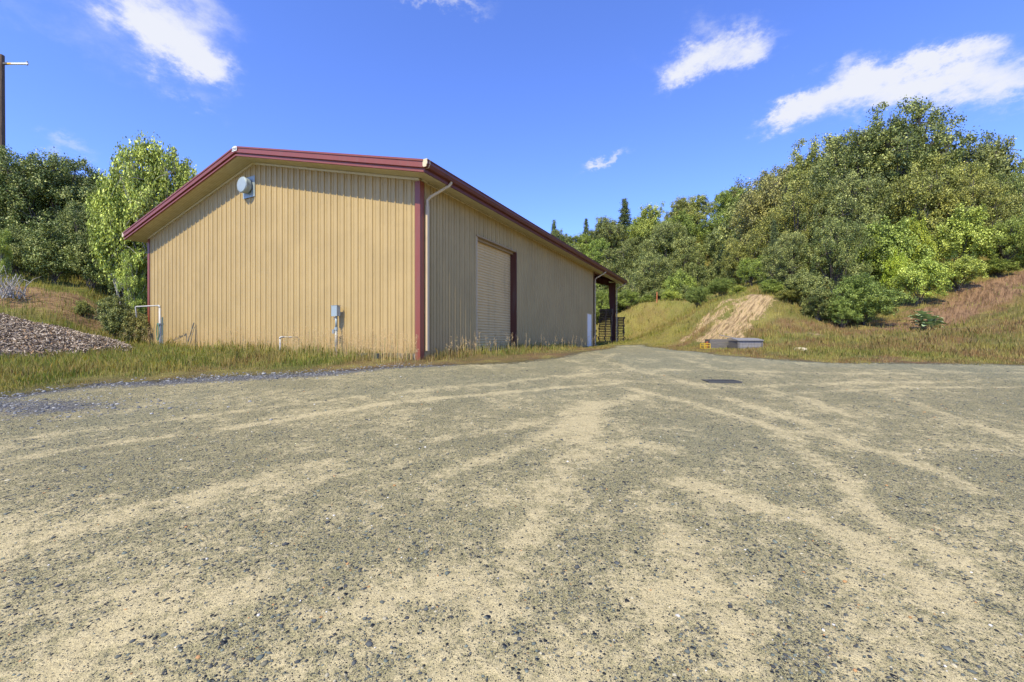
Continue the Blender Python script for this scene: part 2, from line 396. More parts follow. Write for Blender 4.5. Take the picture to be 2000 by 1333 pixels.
def wood(name, a, b_, rough=.85, axis=(1, 8, 8)):
    m, nt, b = mat(name); t = NT(nt); tc = t.n('ShaderNodeTexCoord'); mp = t.n('ShaderNodeMapping'); mp.inputs['Scale'].default_value = axis
    t.l(tc.outputs['Object'], mp.inputs[0]); n1 = t.noise(mp.outputs[0], 4, 8, .7)
    t.l(t.ramp(n1.outputs['Fac'], [(.3, a), (.7, b_)]), b.inputs['Base Color']); b.inputs['Roughness'].default_value = rough
    t.bump(n1.outputs['Fac'], .5, .01, b); return m

# ------------------------------------------------------------------ ground mesh
def ground_material():
    m, nt, b = mat('ground_cover'); t = NT(nt)
    geo = t.n('ShaderNodeNewGeometry'); pos = geo.outputs['Position']
    def at(nm): return t.n('ShaderNodeAttribute', attribute_name=nm)
    sandA = at('sand').outputs['Fac']; grvA = at('grv').outputs['Fac']; soilA = at('soil').outputs['Fac']; blueA = at('blue').outputs['Fac']
    # packed sandy gravel
    nl = t.noise(pos, 3.0, 6, .62); nm_ = t.noise(pos, 14, 5, .65); nf = t.noise(pos, 90, 3, .7); nf2 = t.noise(pos, 260, 2, .7)
    s = t.m('ADD', sandA, t.m('MULTIPLY', t.m('SUBTRACT', nl.outputs['Fac'], .5), 1.1))
    s = t.m('ADD', s, t.m('MULTIPLY', t.m('SUBTRACT', nm_.outputs['Fac'], .5), 1.5))
    nq = t.noise(pos, 38, 3, .7); s = t.m('ADD', s, t.m('MULTIPLY', t.m('SUBTRACT', nq.outputs['Fac'], .5), 1.5))
    sand = t.mr(s, .10, .90)
    sandc = t.mix(t.mr(nm_.outputs['Fac'], .3, .7), (.53, .445, .235), (.62, .525, .29))
    sandc = t.mix(t.m('MULTIPLY', t.mr(nf2.outputs['Fac'], .35, .65), .45), sandc, (.27, .22, .11))
    grit = t.mix(t.mr(nf.outputs['Fac'], .40, .60), (.096, .082, .042), (.33, .285, .145))
    grit = t.mix(t.mr(nf2.outputs['Fac'], .46, .60), grit, (.46, .42, .19))
    grit = t.mix(t.mr(nm_.outputs['Fac'], .4, .75, 0, .5), grit, (.20, .19, .115))
    grit = t.mix(t.m('MULTIPLY', blueA, .5), grit, (.22, .22, .135))
    c = t.mix(sand, grit, sandc)
    c = t.mix(t.m('MULTIPLY', blueA, .22), c, (.28, .30, .19))
    # loose stones drawn in the surface, several sizes
    hgt = None
    def stones(scale, dmin, dmax, rmax, seed):
        nonlocal c, hgt
        mp = t.n('ShaderNodeMapping'); mp.inputs['Location'].default_value = (seed, seed*2.3, 0); mp.inputs['Scale'].default_value = (1, 1, 0.001); t.l(pos, mp.inputs[0])
        nwv = t.noise(mp.outputs[0], scale*.9, 2, .5); ad = t.n('ShaderNodeVectorMath', operation='SCALE'); t.l(nwv.outputs['Color'], ad.inputs[0]); ad.inputs['Scale'].default_value = .55/scale
        a2 = t.n('ShaderNodeVectorMath', operation='ADD'); t.l(mp.outputs[0], a2.inputs[0]); t.l(ad.outputs[0], a2.inputs[1])
        v = t.n('ShaderNodeTexVoronoi', feature='F1'); v.inputs['Scale'].default_value = scale; t.l(a2.outputs[0], v.inputs['Vector'])
        sp = t.n('ShaderNodeSeparateColor'); t.l(v.outputs['Color'], sp.inputs[0])
        dens = t.m('MULTIPLY_ADD', sand, dmin-dmax, dmax)
        pres = t.m('LESS_THAN', sp.outputs[0], dens)
        rad = t.m('MULTIPLY_ADD', sp.outputs[1], rmax*.55, rmax*.45)
        ins = t.mr(t.m('SUBTRACT', rad, v.outputs['Distance']), -.03, .06)
        mk = t.m('MULTIPLY', ins, pres)
        sc = t.ramp(sp.outputs[2], [(0, (.060, .065, .062)), (.30, (.105, .118, .108)), (.48, (.15, .17, .135)), (.62, (.22, .21, .165)), (.78, (.31, .27, .16)), (.90, (.42, .39, .27)), (.965, (.42, .25, .11)), (.985, (.62, .60, .55))], 'CONSTANT')
        c = t.mix(mk, c, sc)
        h = t.m('MULTIPLY', t.m('MULTIPLY', mk, t.m('SUBTRACT', rad, v.outputs['Distance'])), 6.0/scale)
        hgt = h if hgt is None else t.m('ADD', hgt, h)
    stones(520, .50, .72, .46, 3.7); stones(230, .28, .68, .52, 1.3); stones(110, .20, .62, .50, 5.1); stones(48, .07, .42, .46, 9.7); stones(24, .01, .13, .40, 4.4)
    # grey crushed rock drifts along the left edge
    vb = t.n('ShaderNodeTexVoronoi'); vb.inputs['Scale'].default_value = 38; t.l(pos, vb.inputs['Vector'])
    spb = t.n('ShaderNodeSeparateColor'); t.l(vb.outputs['Color'], spb.inputs[0])
    rockc = t.ramp(spb.outputs[1], [(0, (.10, .10, .10)), (.35, (.18, .18, .175)), (.65, (.27, .265, .25)), (.9, (.38, .37, .34))], 'CONSTANT')
    rockc = t.mix(t.mr(vb.outputs['Distance'], .35, .62), rockc, (.10, .10, .10))
    rk = at('rock').outputs['Fac']
    rf = t.mr(t.m('ADD', rk, t.m('MULTIPLY', t.m('SUBTRACT', nm_.outputs['Fac'], .5), 1.3)), .35, .7)
    c = t.mix(rf, c, rockc)
    # earth and thatch below the grass
    gc = at('Col').outputs['Color']
    n4 = t.noise(pos, 7, 5, .7); n5 = t.noise(pos, 34, 4, .75)
    thatch = t.mix(t.mr(n5.outputs['Fac'], .35, .65), t.mix(1., gc, (.55, .52, .5), 'MULTIPLY'), t.mix(1., gc, (1.35, 1.3, 1.25), 'MULTIPLY'))
    thatch = t.mix(t.mr(n4.outputs['Fac'], .48, .7, 0, .6), thatch, (.20, .155, .085))
    scA = at('scol').outputs['Color']
    mpz = t.n('ShaderNodeMapping'); mpz.inputs['Scale'].default_value = (.22, 1.5, .22); mpr = t.n('ShaderNodeMapping'); mpr.inputs['Rotation'].default_value = (0, 0, -.69); t.l(pos, mpr.inputs[0]); t.l(mpr.outputs[0], mpz.inputs[0])
    n6 = t.noise(mpz.outputs[0], 4.5, 8, .72)
    soil = t.mix(t.mr(n6.outputs['Fac'], .36, .58), t.mix(1., scA, (.42, .40, .38), 'MULTIPLY'), scA)
    sf = t.mr(t.m('ADD', soilA, t.m('MULTIPLY', t.m('SUBTRACT', n4.outputs['Fac'], .5), .8)), .38, .62)
    gnd = t.mix(sf, thatch, soil)
    e = t.m('ADD', grvA, t.m('MULTIPLY', t.m('SUBTRACT', n4.outputs['Fac'], .5), 1.4))
    e = t.m('ADD', e, t.m('MULTIPLY', t.m('SUBTRACT', n5.outputs['Fac'], .5), .6))
    ef = t.mr(e, -.15, .2)
    c = t.mix(ef, gnd, c)
    t.l(c, b.inputs['Base Color']); b.inputs['Roughness'].default_value = .93; b.inputs['Specular IOR Level'].default_value = .25
    h2 = t.m('ADD', hgt, t.m('MULTIPLY', nf.outputs['Fac'], .006)); h2 = t.m('ADD', h2, t.m('MULTIPLY', nm_.outputs['Fac'], .03))
    h2 = t.m('ADD', h2, t.m('MULTIPLY', n6.outputs['Fac'], t.m('MULTIPLY', t.m('SUBTRACT', 1., ef), .35)))
    h2 = t.m('ADD', h2, t.m('MULTIPLY', vb.outputs['Distance'], t.m('MULTIPLY', rf, -.03)))
    t.bump(h2, .9, 1.0, b)
    return m
MG = ground_material()
def axis(segs):
    out = []
    for a, b, s in segs: out += list(np.arange(a, b-1e-6, s))
    return np.array(out+[segs[-1][1]])
gx = axis([(-420, -60, 20), (-60, -30, 1.5), (-30, -9, .35), (-9, 14, .08), (14, 34, .35), (34, 70, 1.5), (70, 430, 20)])
gy = axis([(-420, -20, 20), (-20, 0, 1), (0, 9, .08), (9, 14, .14), (14, 30, .3), (30, 60, .8), (60, 140, 2.5), (140, 440, 20)])
GX, GY = np.meshgrid(gx, gy, indexing='ij')
rr = rise(GX, GY).reshape(GX.shape)
GZ = G(GX.ravel(), GY.ravel()).reshape(GX.shape)
gs = sdist(GX, GY, YP)
at_sand = sandmask(GX, GY)
at_blue = np.clip(sstep(.9, .1, np.abs(gs-.4))*.6*(GX > 4)+sstep(8.5, 12, GY)*(GX > 3)*.7*(gs > 0)+(fbm(GX*.4+2, GY*.4, 3)-.5)*1.2, 0, 1)
nrock = fbm(GX*.9+50, GY*.9, 3)
at_rock = np.clip(sstep(-.7, .1, gs)*sstep(1.5, .1, gs)*(GX < -1.2)*(.75+(nrock-.5)*1.2)*sstep(-0.5, -2.5, GX), 0, 1)
pd = np.hypot((GX+8.0)/2.3, (GY-6.3)/.75); at_rock = np.maximum(at_rock, np.exp(-pd**2)*.95*(.8+(nrock-.5)))
at_soil = soilmask(GX, GY); col = zone_col(GX, GY, rr); scol = soilcol(GX, GY)
nx, ny = GX.shape
idx = np.arange(nx*ny).reshape(nx, ny)
quads = np.stack([idx[:-1, :-1], idx[1:, :-1], idx[1:, 1:], idx[:-1, 1:]], -1).reshape(-1, 4)
qc = gs.ravel()[quads].mean(1)
def sub_mesh(name, mask):
    q = quads[mask]; u, inv = np.unique(q, return_inverse=True); V = np.stack([GX.ravel()[u], GY.ravel()[u], GZ.ravel()[u]], 1)
    me = npmesh(name, V, inv.ravel(), np.full(len(q), 4), cols=col.reshape(-1, 3)[u], smooth=True,
                attrs=dict(sand=at_sand.ravel()[u], grv=np.clip(gs.ravel()[u], -3, 3), soil=at_soil.ravel()[u], blue=at_blue.ravel()[u], rock=at_rock.ravel()[u]))
    a = me.color_attributes.new('scol', 'FLOAT_COLOR', 'POINT'); c = np.ones((len(V), 4), np.float32); c[:, :3] = scol.reshape(-1, 3)[u]; a.data.foreach_set('color', c.ravel())
    me.materials.append(MG); o = bpy.data.objects.new(name, me); link(o); return o
tag(sub_mesh('ground', qc <= 0), kind='structure')
tag(sub_mesh('gravel_yard', qc > 0), kind='structure')

# ------------------------------------------------------------------ loose stones
def col_mat(name, rough=.85, spec=.3, trans=0., objvar=0., bump=False):
    m, nt, b = mat(name); t = NT(nt); a = t.n('ShaderNodeAttribute', attribute_name='Col'); c = a.outputs['Color']
    if objvar:
        oi = t.n('ShaderNodeObjectInfo'); hs = t.n('ShaderNodeHueSaturation'); t.l(c, hs.inputs['Color'])
        t.l(t.m('MULTIPLY_ADD', oi.outputs['Random'], objvar*.05, .5-objvar*.025), hs.inputs['Hue']); t.l(t.m('MULTIPLY_ADD', oi.outputs['Random'], objvar, 1-objvar*.5), hs.inputs['Value']); c = hs.outputs[0]
    t.l(c, b.inputs['Base Color']); b.inputs['Roughness'].default_value = rough; b.inputs['Specular IOR Level'].default_value = spec
    if bump:
        tc = t.n('ShaderNodeTexCoord'); t.bump(t.noise(tc.outputs['Object'], 60, 4).outputs['Fac'], .4, .01, b)
    if trans:
        tr = t.n('ShaderNodeBsdfTranslucent'); mx = t.n('ShaderNodeMixShader'); mx.inputs[0].default_value = trans
        tcx = t.mix(1., c, (1.25, 1.25, .6), 'MULTIPLY'); t.l(tcx, tr.inputs[0]); t.l(b.outputs[0], mx.inputs[1]); t.l(tr.outputs[0], mx.inputs[2]); t.l(mx.outputs[0], nt.nodes['Material Output'].inputs[0])
    return m
ph = (1+5**.5)/2
ico = np.array([(-1, ph, 0), (1, ph, 0), (-1, -ph, 0), (1, -ph, 0), (0, -1, ph), (0, 1, ph), (0, -1, -ph), (0, 1, -ph), (ph, 0, -1), (ph, 0, 1), (-ph, 0, -1), (-ph, 0, 1)], float); ico /= np.linalg.norm(ico[0])
icof = np.array([(0, 11, 5), (0, 5, 1), (0, 1, 7), (0, 7, 10), (0, 10, 11), (1, 5, 9), (5, 11, 4), (11, 10, 2), (10, 7, 6), (7, 1, 8), (3, 9, 4), (3, 4, 2), (3, 2, 6), (3, 6, 8), (3, 8, 9), (4, 9, 5), (2, 4, 11), (6, 2, 10), (8, 6, 7), (9, 8, 1)])
PAL = np.array([(.050, .054, .055), (.078, .084, .08), (.11, .122, .105), (.13, .155, .13), (.18, .17, .115), (.29, .25, .15), (.40, .36, .24), (.40, .22, .09), (.62, .60, .55)])
PW = np.array([.2, .2, .16, .13, .12, .10, .06, .015, .008]); PW /= PW.sum()
def stones_mesh(name, X, Y, r, pal=PAL, pw=PW, sink=.35, zoff=0.):
    k = len(X); Z = G(X, Y)+zoff
    sc = np.stack([r*rng.uniform(.8, 1.35, k), r*rng.uniform(.7, 1.1, k), r*rng.uniform(.38, .7, k)], 1)
    v = ico[None]*(1+rng.uniform(-.22, .22, (k, 12, 1)))*sc[:, None]
    a = rng.uniform(0, 2*PI, k); ca, sa = np.cos(a)[:, None], np.sin(a)[:, None]
    x = v[..., 0]*ca-v[..., 1]*sa; y = v[..., 0]*sa+v[..., 1]*ca
    V = np.stack([x+X[:, None], y+Y[:, None], v[..., 2]+(Z+sc[:, 2]*(.5-sink))[:, None]], -1).reshape(-1, 3)
    fs = (icof[None]+(np.arange(k)*12)[:, None, None]).reshape(-1)
    c = pal[rng.choice(len(pal), k, p=pw)]*rng.uniform(.8, 1.25, (k, 1)); c = np.repeat(c, 12, 0)
    return npmesh(name, V, fs, np.full(k*20, 3), cols=c)
def wedge(k, z0, z1, p=1.0, m=1.42):
    """points in the camera's wedge; p>0 puts more of them near"""
    u = rng.random(k); Z = (z0**(1-p+1e-6)+(z1**(1-p+1e-6)-z0**(1-p+1e-6))*u)**(1/(1-p+1e-6))
    return rng.uniform(-m, m, k)*Z, Z
M_st = col_mat('stone', .8, .35, bump=True)
X, Y = wedge(90000, 1.45, 10, .9, 1.4); g_ = sdist(X, Y, YP); s_ = sandmask(X, Y)
keep = (g_ > .1) & (rng.random(len(X)) < np.clip(1.0-s_*1.25, .08, 1)); X, Y = X[keep], Y[keep]
r_ = np.clip(rng.lognormal(math.log(.0048), .42, len(X)), .0025, .019)*(.85+.05*Y)
o = link(bpy.data.objects.new('loose_gravel', stones_mesh('loose_gravel', X, Y, r_))); o.data.materials.append(M_st)
tag(o, 'loose dark and pale stones strewn over the sandy gravel yard', 'gravel', kind='stuff')
# crushed grey rock along the left edge
k = 42000; X = rng.uniform(-12, -1, k); Y = rng.uniform(5, 11.5, k); g_ = sdist(X, Y, YP)
nr = fbm(X*.9+50, Y*.9, 3); pr = sstep(-.8, .05, g_)*sstep(1.2, .1, g_)*(.55+(nr-.5)*2.0)*sstep(-1.0, -4., X); pr = np.maximum(pr, np.exp(-np.hypot((X+8.0)/2.3, (Y-6.3)/.75)**2)*.8)
kp = rng.random(k) < pr*.42; X, Y = X[kp], Y[kp]
pal2 = np.array([(.11, .115, .12), (.17, .175, .175), (.25, .25, .24), (.36, .355, .33), (.26, .24, .17)]); pw2 = np.array([.22, .3, .25, .13, .1])
o = link(bpy.data.objects.new('crushed_rock', stones_mesh('crushed_rock', X, Y, np.clip(rng.lognormal(math.log(.014), .4, len(X)), .006, .035), pal2, pw2))); o.data.materials.append(M_st)
tag(o, 'blue grey crushed rock drifted along the grass edge of the yard', 'gravel', kind='stuff')

# ------------------------------------------------------------------ the metal building
HP = 6.855+CZ                         # roof top at the ridge
HW = 7.7; SL = 0.25
def roofz(x): return HP-SL*abs(x+HW)
FD = 0.31
WTOP = lambda x: roofz(x)-FD+0.0
LEN = 17.9; REND = 24.9; OF = .6; OS = .64
ax_, ay_ = loc2w(0, 0)
B = empty('metal_building', (ax_, ay_, 0), -ALPHA)
tag(B, 'tan ribbed metal workshop with dark red trim and an open bay at its far end', 'building')
M_wall = None
def wall_mat(name, base, dark, streaks=True):
    m, nt, b = mat(name); t = NT(nt); tc = t.n('ShaderNodeTexCoord'); ob = tc.outputs['Object']
    mp = t.n('ShaderNodeMapping'); mp.inputs['Scale'].default_value = (1, 1, .13); t.l(ob, mp.inputs[0])
    n1 = t.noise(mp.outputs[0], 7, 8, .72); n2 = t.noise(ob, .7, 4, .6); n3 = t.noise(mp.outputs[0], 34, 4, .6)
    c = t.mix(t.mr(n2.outputs['Fac'], .3, .7), tuple(a*.93 for a in base), tuple(a*1.05 for a in base))
    c = t.mix(t.m('MULTIPLY', t.mr(n1.outputs['Fac'], .56, .80), .55), c, dark)
    # rain streaking is heavier high up under the eave
    sp = t.n('ShaderNodeSeparateXYZ'); t.l(ob, sp.inputs[0])
    up = t.mr(sp.outputs[2], 4.2, 7.0, .12, .55)
    sx = t.mr(sp.outputs[0], -9, 0, .15, 1.)
    c = t.mix(t.m('MULTIPLY', t.m('MULTIPLY', t.mr(n3.outputs['Fac'], .52, .72), up), sx), c, dark)
    lo = t.mr(sp.outputs[2], 1.0, 2.1, .30, 0.)
    c = t.mix(lo, c, (.42, .27, .13))
    t.l(c, b.inputs['Base Color']); b.inputs['Roughness'].default_value = .55; b.inputs['Specular IOR Level'].default_value = .3
    n5 = t.noise(ob, 1.6, 3, .5); t.bump(n5.outputs['Fac'], .25, .02, b)
    return m
M_wall = wall_mat('tan_wall', (.44, .322, .142), (.17, .135, .075))
M_red = paint('red_trim', (.215, .058, .034), .45, .25, 2.)
M_redd = paint('dark_red_steel', (.080, .020, .010), .55, .3, 2.)
M_redg = paint('red_gutter', (.135, .038, .028), .5, .5, 3., dirt=(.09, .06, .05))
M_cream = paint('cream_soffit', (.60, .52, .33), .6, .2, 2.)
M_tanp = paint('tan_downspout', (.52, .41, .25), .5, .2, 3.)
M_grey = paint('grey_metal', (.33, .39, .39), .45, .2, 3., metallic=.15)
M_greyd = paint('grey_conduit', (.30, .32, .32), .5, .25, 5., metallic=.3)
M_door = paint('roll_door', (.62, .45, .215), .5, .22, 1.2)
M_white = paint('white_paint', (.80, .80, .78), .45, .12, 3.)
M_conc = paint('concrete', (.42, .41, .38), .9, .3, 5.)
M_roof = paint('roof_metal', (.33, .10, .08), .45, .3, 2.)
RIB = [(0, 0), (.003, -.026), (.018, -.026), (.021, 0), (.034, .034), (.062, .034), (.074, 0), (.15, 0), (.154, -.010), (.164, -.010), (.170, .009), (.182, .009), (.188, 0)]
def rib_profile(length, start=.12):
    pts = [(0, 0)]; x = start
    while x < length-.1:
        for a, h in RIB:
            if x+a < length-.01 and x+a > pts[-1][0]: pts.append((x+a, h))
        x += .3048
    pts.append((length, 0)); return pts
def ribbed(name, origin, along, outw, length, z0f, z1f, parent, material, start=.12, holes=(), extra=()):
    pr = rib_profile(length, start); xs = sorted(set([p[0] for p in pr]+list(extra)+[h for hh in holes for h in hh[:2]]))
    px_, ph_ = zip(*pr); m = MB(); O = Vector(origin); A = Vector(along); U = Vector(outw)
    def P_(x, z): return O+A*x+U*float(np.interp(x, px_, ph_))+Vector((0, 0, z))
    for a, b in zip(xs[:-1], xs[1:]):
        zz = [(z0f(a), z0f(b), z1f(a), z1f(b))]
        for (h0, h1, hz0, hz1) in holes:
            if a >= h0-1e-6 and b <= h1+1e-6:
                zz = [(hz1, hz1, z1f(a), z1f(b))]
        for (za, zb, ta, tb) in zz:
            m.add([P_(a, za), P_(b, zb), P_(b, tb), P_(a, ta)], [(0, 1, 2, 3)])
    o = m.build(name, material, parent)
    return o
Z0 = PAD-.22
DX0, DX1, DZ1 = 3.05, 6.2, PAD+4.06     # roll-up door opening on the side wall
MX0, MX1, MZ1 = 16.3, 17.3, PAD+2.13    # small door
ribbed('front_wall', (-15.4, 0, 0), (1, 0, 0), (0, -1, 0), 15.4, lambda x: Z0, lambda x: WTOP(x-15.4), B, M_wall, extra=(7.7,))
ribbed('side_wall', (0, 0, 0), (0, 1, 0), (1, 0, 0), LEN, lambda x: Z0, lambda x: WTOP(0), B, M_wall, start=.16, holes=((DX0, DX1, 0, DZ1), (MX0, MX1, 0, MZ1)))
ribbed('far_side_wall', (-15.4, LEN, 0), (0, -1, 0), (-1, 0, 0), LEN, lambda x: Z0, lambda x: WTOP(-15.4), B, M_wall)
ribbed('rear_wall', (0, LEN, 0), (-1, 0, 0), (0, 1, 0), 15.4, lambda x: Z0, lambda x: WTOP(-x), B, M_wall, extra=(7.7,))
# roof: two pitched sheets with standing ribs
m = MB()
for sgn in (1, -1):
    xe = -HW+sgn*(HW+OS)
    m.prism([(0, 0), (abs(xe+HW), -SL*abs(xe+HW)), (abs(xe+HW), -SL*abs(xe+HW)-.045), (0, -.045)], (-HW, -OF, HP), (-HW, REND, HP), (sgn, 0, 0))
    y = -OF+.15
    while y < REND-.1:
        m.prism([(-.03, 0), (-.012, .035), (.012, .035), (.03, 0)], (-HW+sgn*.02, y, HP-SL*.02+.002), (xe-sgn*.01, y, roofz(xe)+.005), (0, 1, 0)); y += .61
m.build('roof', M_roof, B)
# rake trim: a stepped profile up and down both slopes, front and back
def rake(y, outy, name):
    m = MB(); pr = [(0, .022), (.092, .022), (.092, -.03), (.07, -.04), (.072, -.16), (.092, -.168), (.092, -.195), (.02, -.205), (.02, -.25), (.06, -.258), (.06, -.31), (0, -.31)]
    for sgn in (1, -1):
        xe = -HW+sgn*(HW+OS+.02); A = (-HW, y, HP); Bp = (xe, y, HP-SL*abs(xe+HW)); m.prism(pr, A, Bp, (0, outy, 0))
    return m.build(name, M_red, B)
rake(-OF, -1, 'rake_trim'); rake(REND, 1, 'rake_trim')
# gutters
GP = [(0, .0), (.13, .0), (.13, -.018), (.115, -.028), (.128, -.05), (.128, -.10), (.10, -.135), (.105, -.15), (.08, -.17), (0, -.17)]
for sgn, nm in ((1, 'gutter'), (-1, 'gutter')):
    xe = -HW+sgn*(HW+OS+.001); z = roofz(xe)+.012
    m = MB(); m.prism([(a*1.15, b*1.15) for a, b in GP], (xe, -OF-.05, z), (xe, REND+.05, z), (sgn, 0, 0))
    g = m.build(nm, M_redg, B)
    # joint straps and end cap
    m = MB()
    for y in (-OF-.075, -OF+.04): m.prism([(a*1.15+.004*(a > 0), b*1.15+(.004 if b > -.01 else -.004)) for a, b in GP], (xe, y, z), (xe, y+.02, z), (sgn, 0, 0))
    m.build('gutter_end_cap', M_cream, g)
    # eave fascia under the gutter
    m = MB(); m.box(xe-sgn*.04, xe-sgn*.002, -OF+.001, REND-.001, z-FD+.015, z-.05); m.build('eave_fascia', M_redg, B)
# soffits
def soffit_mat():
    m, nt, b = mat('soffit_panel'); t = NT(nt); tc = t.n('ShaderNodeTexCoord'); sp = t.n('ShaderNodeSeparateXYZ'); t.l(tc.outputs['Object'], sp.inputs[0])
    n1 = t.noise(tc.outputs['Object'], 4, 5, .65)
    base = t.mix(t.mr(n1.outputs['Fac'], .35, .7), (.60, .53, .33), (.50, .43, .24))
    w = t.m('FRACT', t.m('MULTIPLY', sp.outputs[1], 12.0)); line = t.m('LESS_THAN', w, .14)
    t.l(t.mix(t.m('MULTIPLY', line, .5), base, (.22, .18, .10)), b.inputs['Base Color']); b.inputs['Roughness'].default_value = .6
    return m
M_sof = soffit_mat()
for sgn in (1, -1):
    xe = -HW+sgn*(HW+OS-.045)
    for (ya, yb) in ((-OF+.004, -.034), (REND-.5, REND-.004)):
        MB().prism([(0, 0), (abs(xe+HW), -SL*abs(xe+HW)), (abs(xe+HW), -SL*abs(xe+HW)+.02), (0, .02)], (-HW, ya, HP-FD+.004), (-HW, yb, HP-FD+.004), (sgn, 0, 0)).build('gable_soffit', M_sof, B)
for sgn in (1, -1):
    x0 = .034 if sgn == 1 else -15.4-.034; xe = -HW+sgn*(HW+OS-.045)
    MB().prism([(0, 0), (abs(xe-x0), -SL*abs(xe-x0)), (abs(xe-x0), -SL*abs(xe-x0)+.02), (0, .02)], (x0, -.03, roofz(x0)-FD+.006), (x0, REND-.51, roofz(x0)-FD+.006), (sgn, 0, 0)).build('eave_soffit', M_sof, B)
# trim where walls meet the soffit
m = MB()
for sgn in (1, -1):
    xe = -HW+sgn*HW
    m.prism([(0, -.005), (-.055, -.005), (-.055, -.075), (0, -.075)], (-HW, 0, HP-FD), (xe, 0, roofz(xe)-FD), (0, 1, 0))
m.box(.0, .05, .06, LEN, WTOP(0)-.06, WTOP(0)-.012)
m.build('wall_top_trim', M_cream, B)
m = MB()
y = .35
m.box(.0505, .054, .3, LEN-.1, WTOP(0)-.048, WTOP(0)-.038)
m.build('gap_shade_strip', M_redd, B)  # dark strip imitates the shaded gaps between wall ribs and soffit
# corner trims
m = MB(); zt = WTOP(0)-.078
m.box(-.14, .045, -.048, -.036, PAD-.22, zt); m.box(.036, .048, -.036, .14, PAD-.22, zt)
m.build('corner_trim', M_red, B)
m = MB(); m.box(-15.45, -15.28, -.048, -.036, PAD-.05, WTOP(-15.4)-.078); m.box(-15.45, -15.438, -.036, .14, PAD-.05, zt); m.build('corner_trim', M_red, B)
m = MB(); m.box(.036, .048, LEN-.12, LEN+.02, PAD-.05, WTOP(0)-.02); m.box(-.12, .036, LEN+.02, LEN+.034, PAD-.05, WTOP(0)-.02); m.build('corner_trim', M_redd, B)
# roll-up door
RD = MB(); z = PAD-.02; prof = []
while z < DZ1+.02:
    prof += [(-.250, z), (-.222, z+.020), (-.222, z+.066), (-.250, z+.082)]; z += .102
v = []; f = []
for (a, z) in prof: v += [(a, DX0+.07, z), (a, DX1-.07, z)]
for i in range(len(prof)-1): f.append((2*i, 2*i+1, 2*i+3, 2*i+2))
RD.add(v, f); rd = RD.build('roll_up_door', M_door, B)
sm = rd.modifiers.new('t', 'SOLIDIFY'); sm.thickness = .01; sm.offset = -1
m = MB(); m.box(-.24, -.19, DX0+.075, DX1-.075, PAD-.03, PAD+.06); m.build('bottom_bar', M_greyd, rd)
m = MB(); m.box(-.28, .038, DX1-.07, DX1, PAD-.05, DZ1); m.build('door_jamb', M_redd, B)
m = MB(); m.box(-.28, .012, DX0, DX0+.07, PAD-.05, DZ1); m.build('door_jamb', M_tanp, B)
m = MB(); m.box(-.28, .044, DX0-.02, DX1+.02, DZ1, DZ1+.05); m.box(-.28, -.10, DX0+.07, DX1-.07, DZ1-.08, DZ1-.002); m.build('door_header', paint('brown_header', (.33, .23, .12), .6, .3), B)
for z in (PAD+1.6, PAD+3.7):
    MB().box(.038, .046, DX1-.04, DX1-.025, z, z+.02).build('jamb_bolt', M_grey, B)
# small white door
m = MB(); m.box(-.04, .02, MX0+.05, MX1-.05, PAD-.02, MZ1-.05); dr = m.build('door', M_white, B, bevel=.004)
m = MB(); m.tube([(.02, MX1-.13, PAD+1.0), (.07, MX1-.13, PAD+1.0)], .014); m.tube([(.07, MX1-.13, PAD+1.0), (.07, MX1-.24, PAD+1.0)], .012); m.build('handle', M_greyd, dr)
m = MB(); m.box(-.05, .036, MX0, MX0+.05, PAD-.04, MZ1); m.box(-.05, .036, MX1-.05, MX1, PAD-.04, MZ1); m.box(-.05, .036, MX0+.05, MX1-.05, MZ1-.05, MZ1); m.build('door_frame', M_tanp, B)
# exhaust hood on the gable
VX, VZ = -7.95, 7.18
m = MB(); m.box(VX-.36, VX+.36, -.05, -.036, VZ-.40, VZ+.36); vp = m.build('vent_hood', M_grey, B)
def drum(name, y0, y1, r, parent, ry=None, dome=.0):
    m = MB(); N_ = 36; rings = [(y0, r*.98), (y0-(y0-y1)*.1, r), (y1+.03, r), (y1+.008, r*.975), (y1, r*.93)]
    if dome: rings += [(y1-dome*.6, r*.6), (y1-dome, r*.02)]
    vs = []; fs = []
    for (yy, q) in rings:
        for k in range(N_): vs.append((VX+q*math.cos(2*PI*k/N_), yy, VZ+q*math.sin(2*PI*k/N_)))
    for i in range(len(rings)-1):
        for k in range(N_): fs.append((i*N_+k, i*N_+(k+1) % N_, (i+1)*N_+(k+1) % N_, (i+1)*N_+k))
    fs.append(tuple((len(rings)-1)*N_+k for k in range(N_))); m.add(vs, fs)
    return m.build(name, M_grey, parent, smooth=False)
drum('vent_duct', -.05, -.25, .21, vp); h = drum('vent_cap', -.11, -.32, .28, vp, dome=.02)
m = MB(); N_ = 16; vs = []
for yy in (-.505, -.40):
    vs += [(VX+.02, yy, VZ-.10)]+[(VX+.02+.27*math.cos(a), yy, VZ-.10+.27*math.sin(a)) for a in np.linspace(-PI*.62, -.02, N_)]
K = N_+1; fs = [tuple(range(K)), tuple(range(2*K-1, K-1, -1))]+[(i, (i+1) % K, K+(i+1) % K, K+i)[::-1] for i in range(K)]
# small plate that lines the lower lip of the cap
m.tube([(VX+.283*math.cos(a), -.28, VZ+.283*math.sin(a)) for a in np.linspace(0, 2*PI, 41)], .012, n=6, caps=False)
m.build('vent_rim', M_grey, vp)
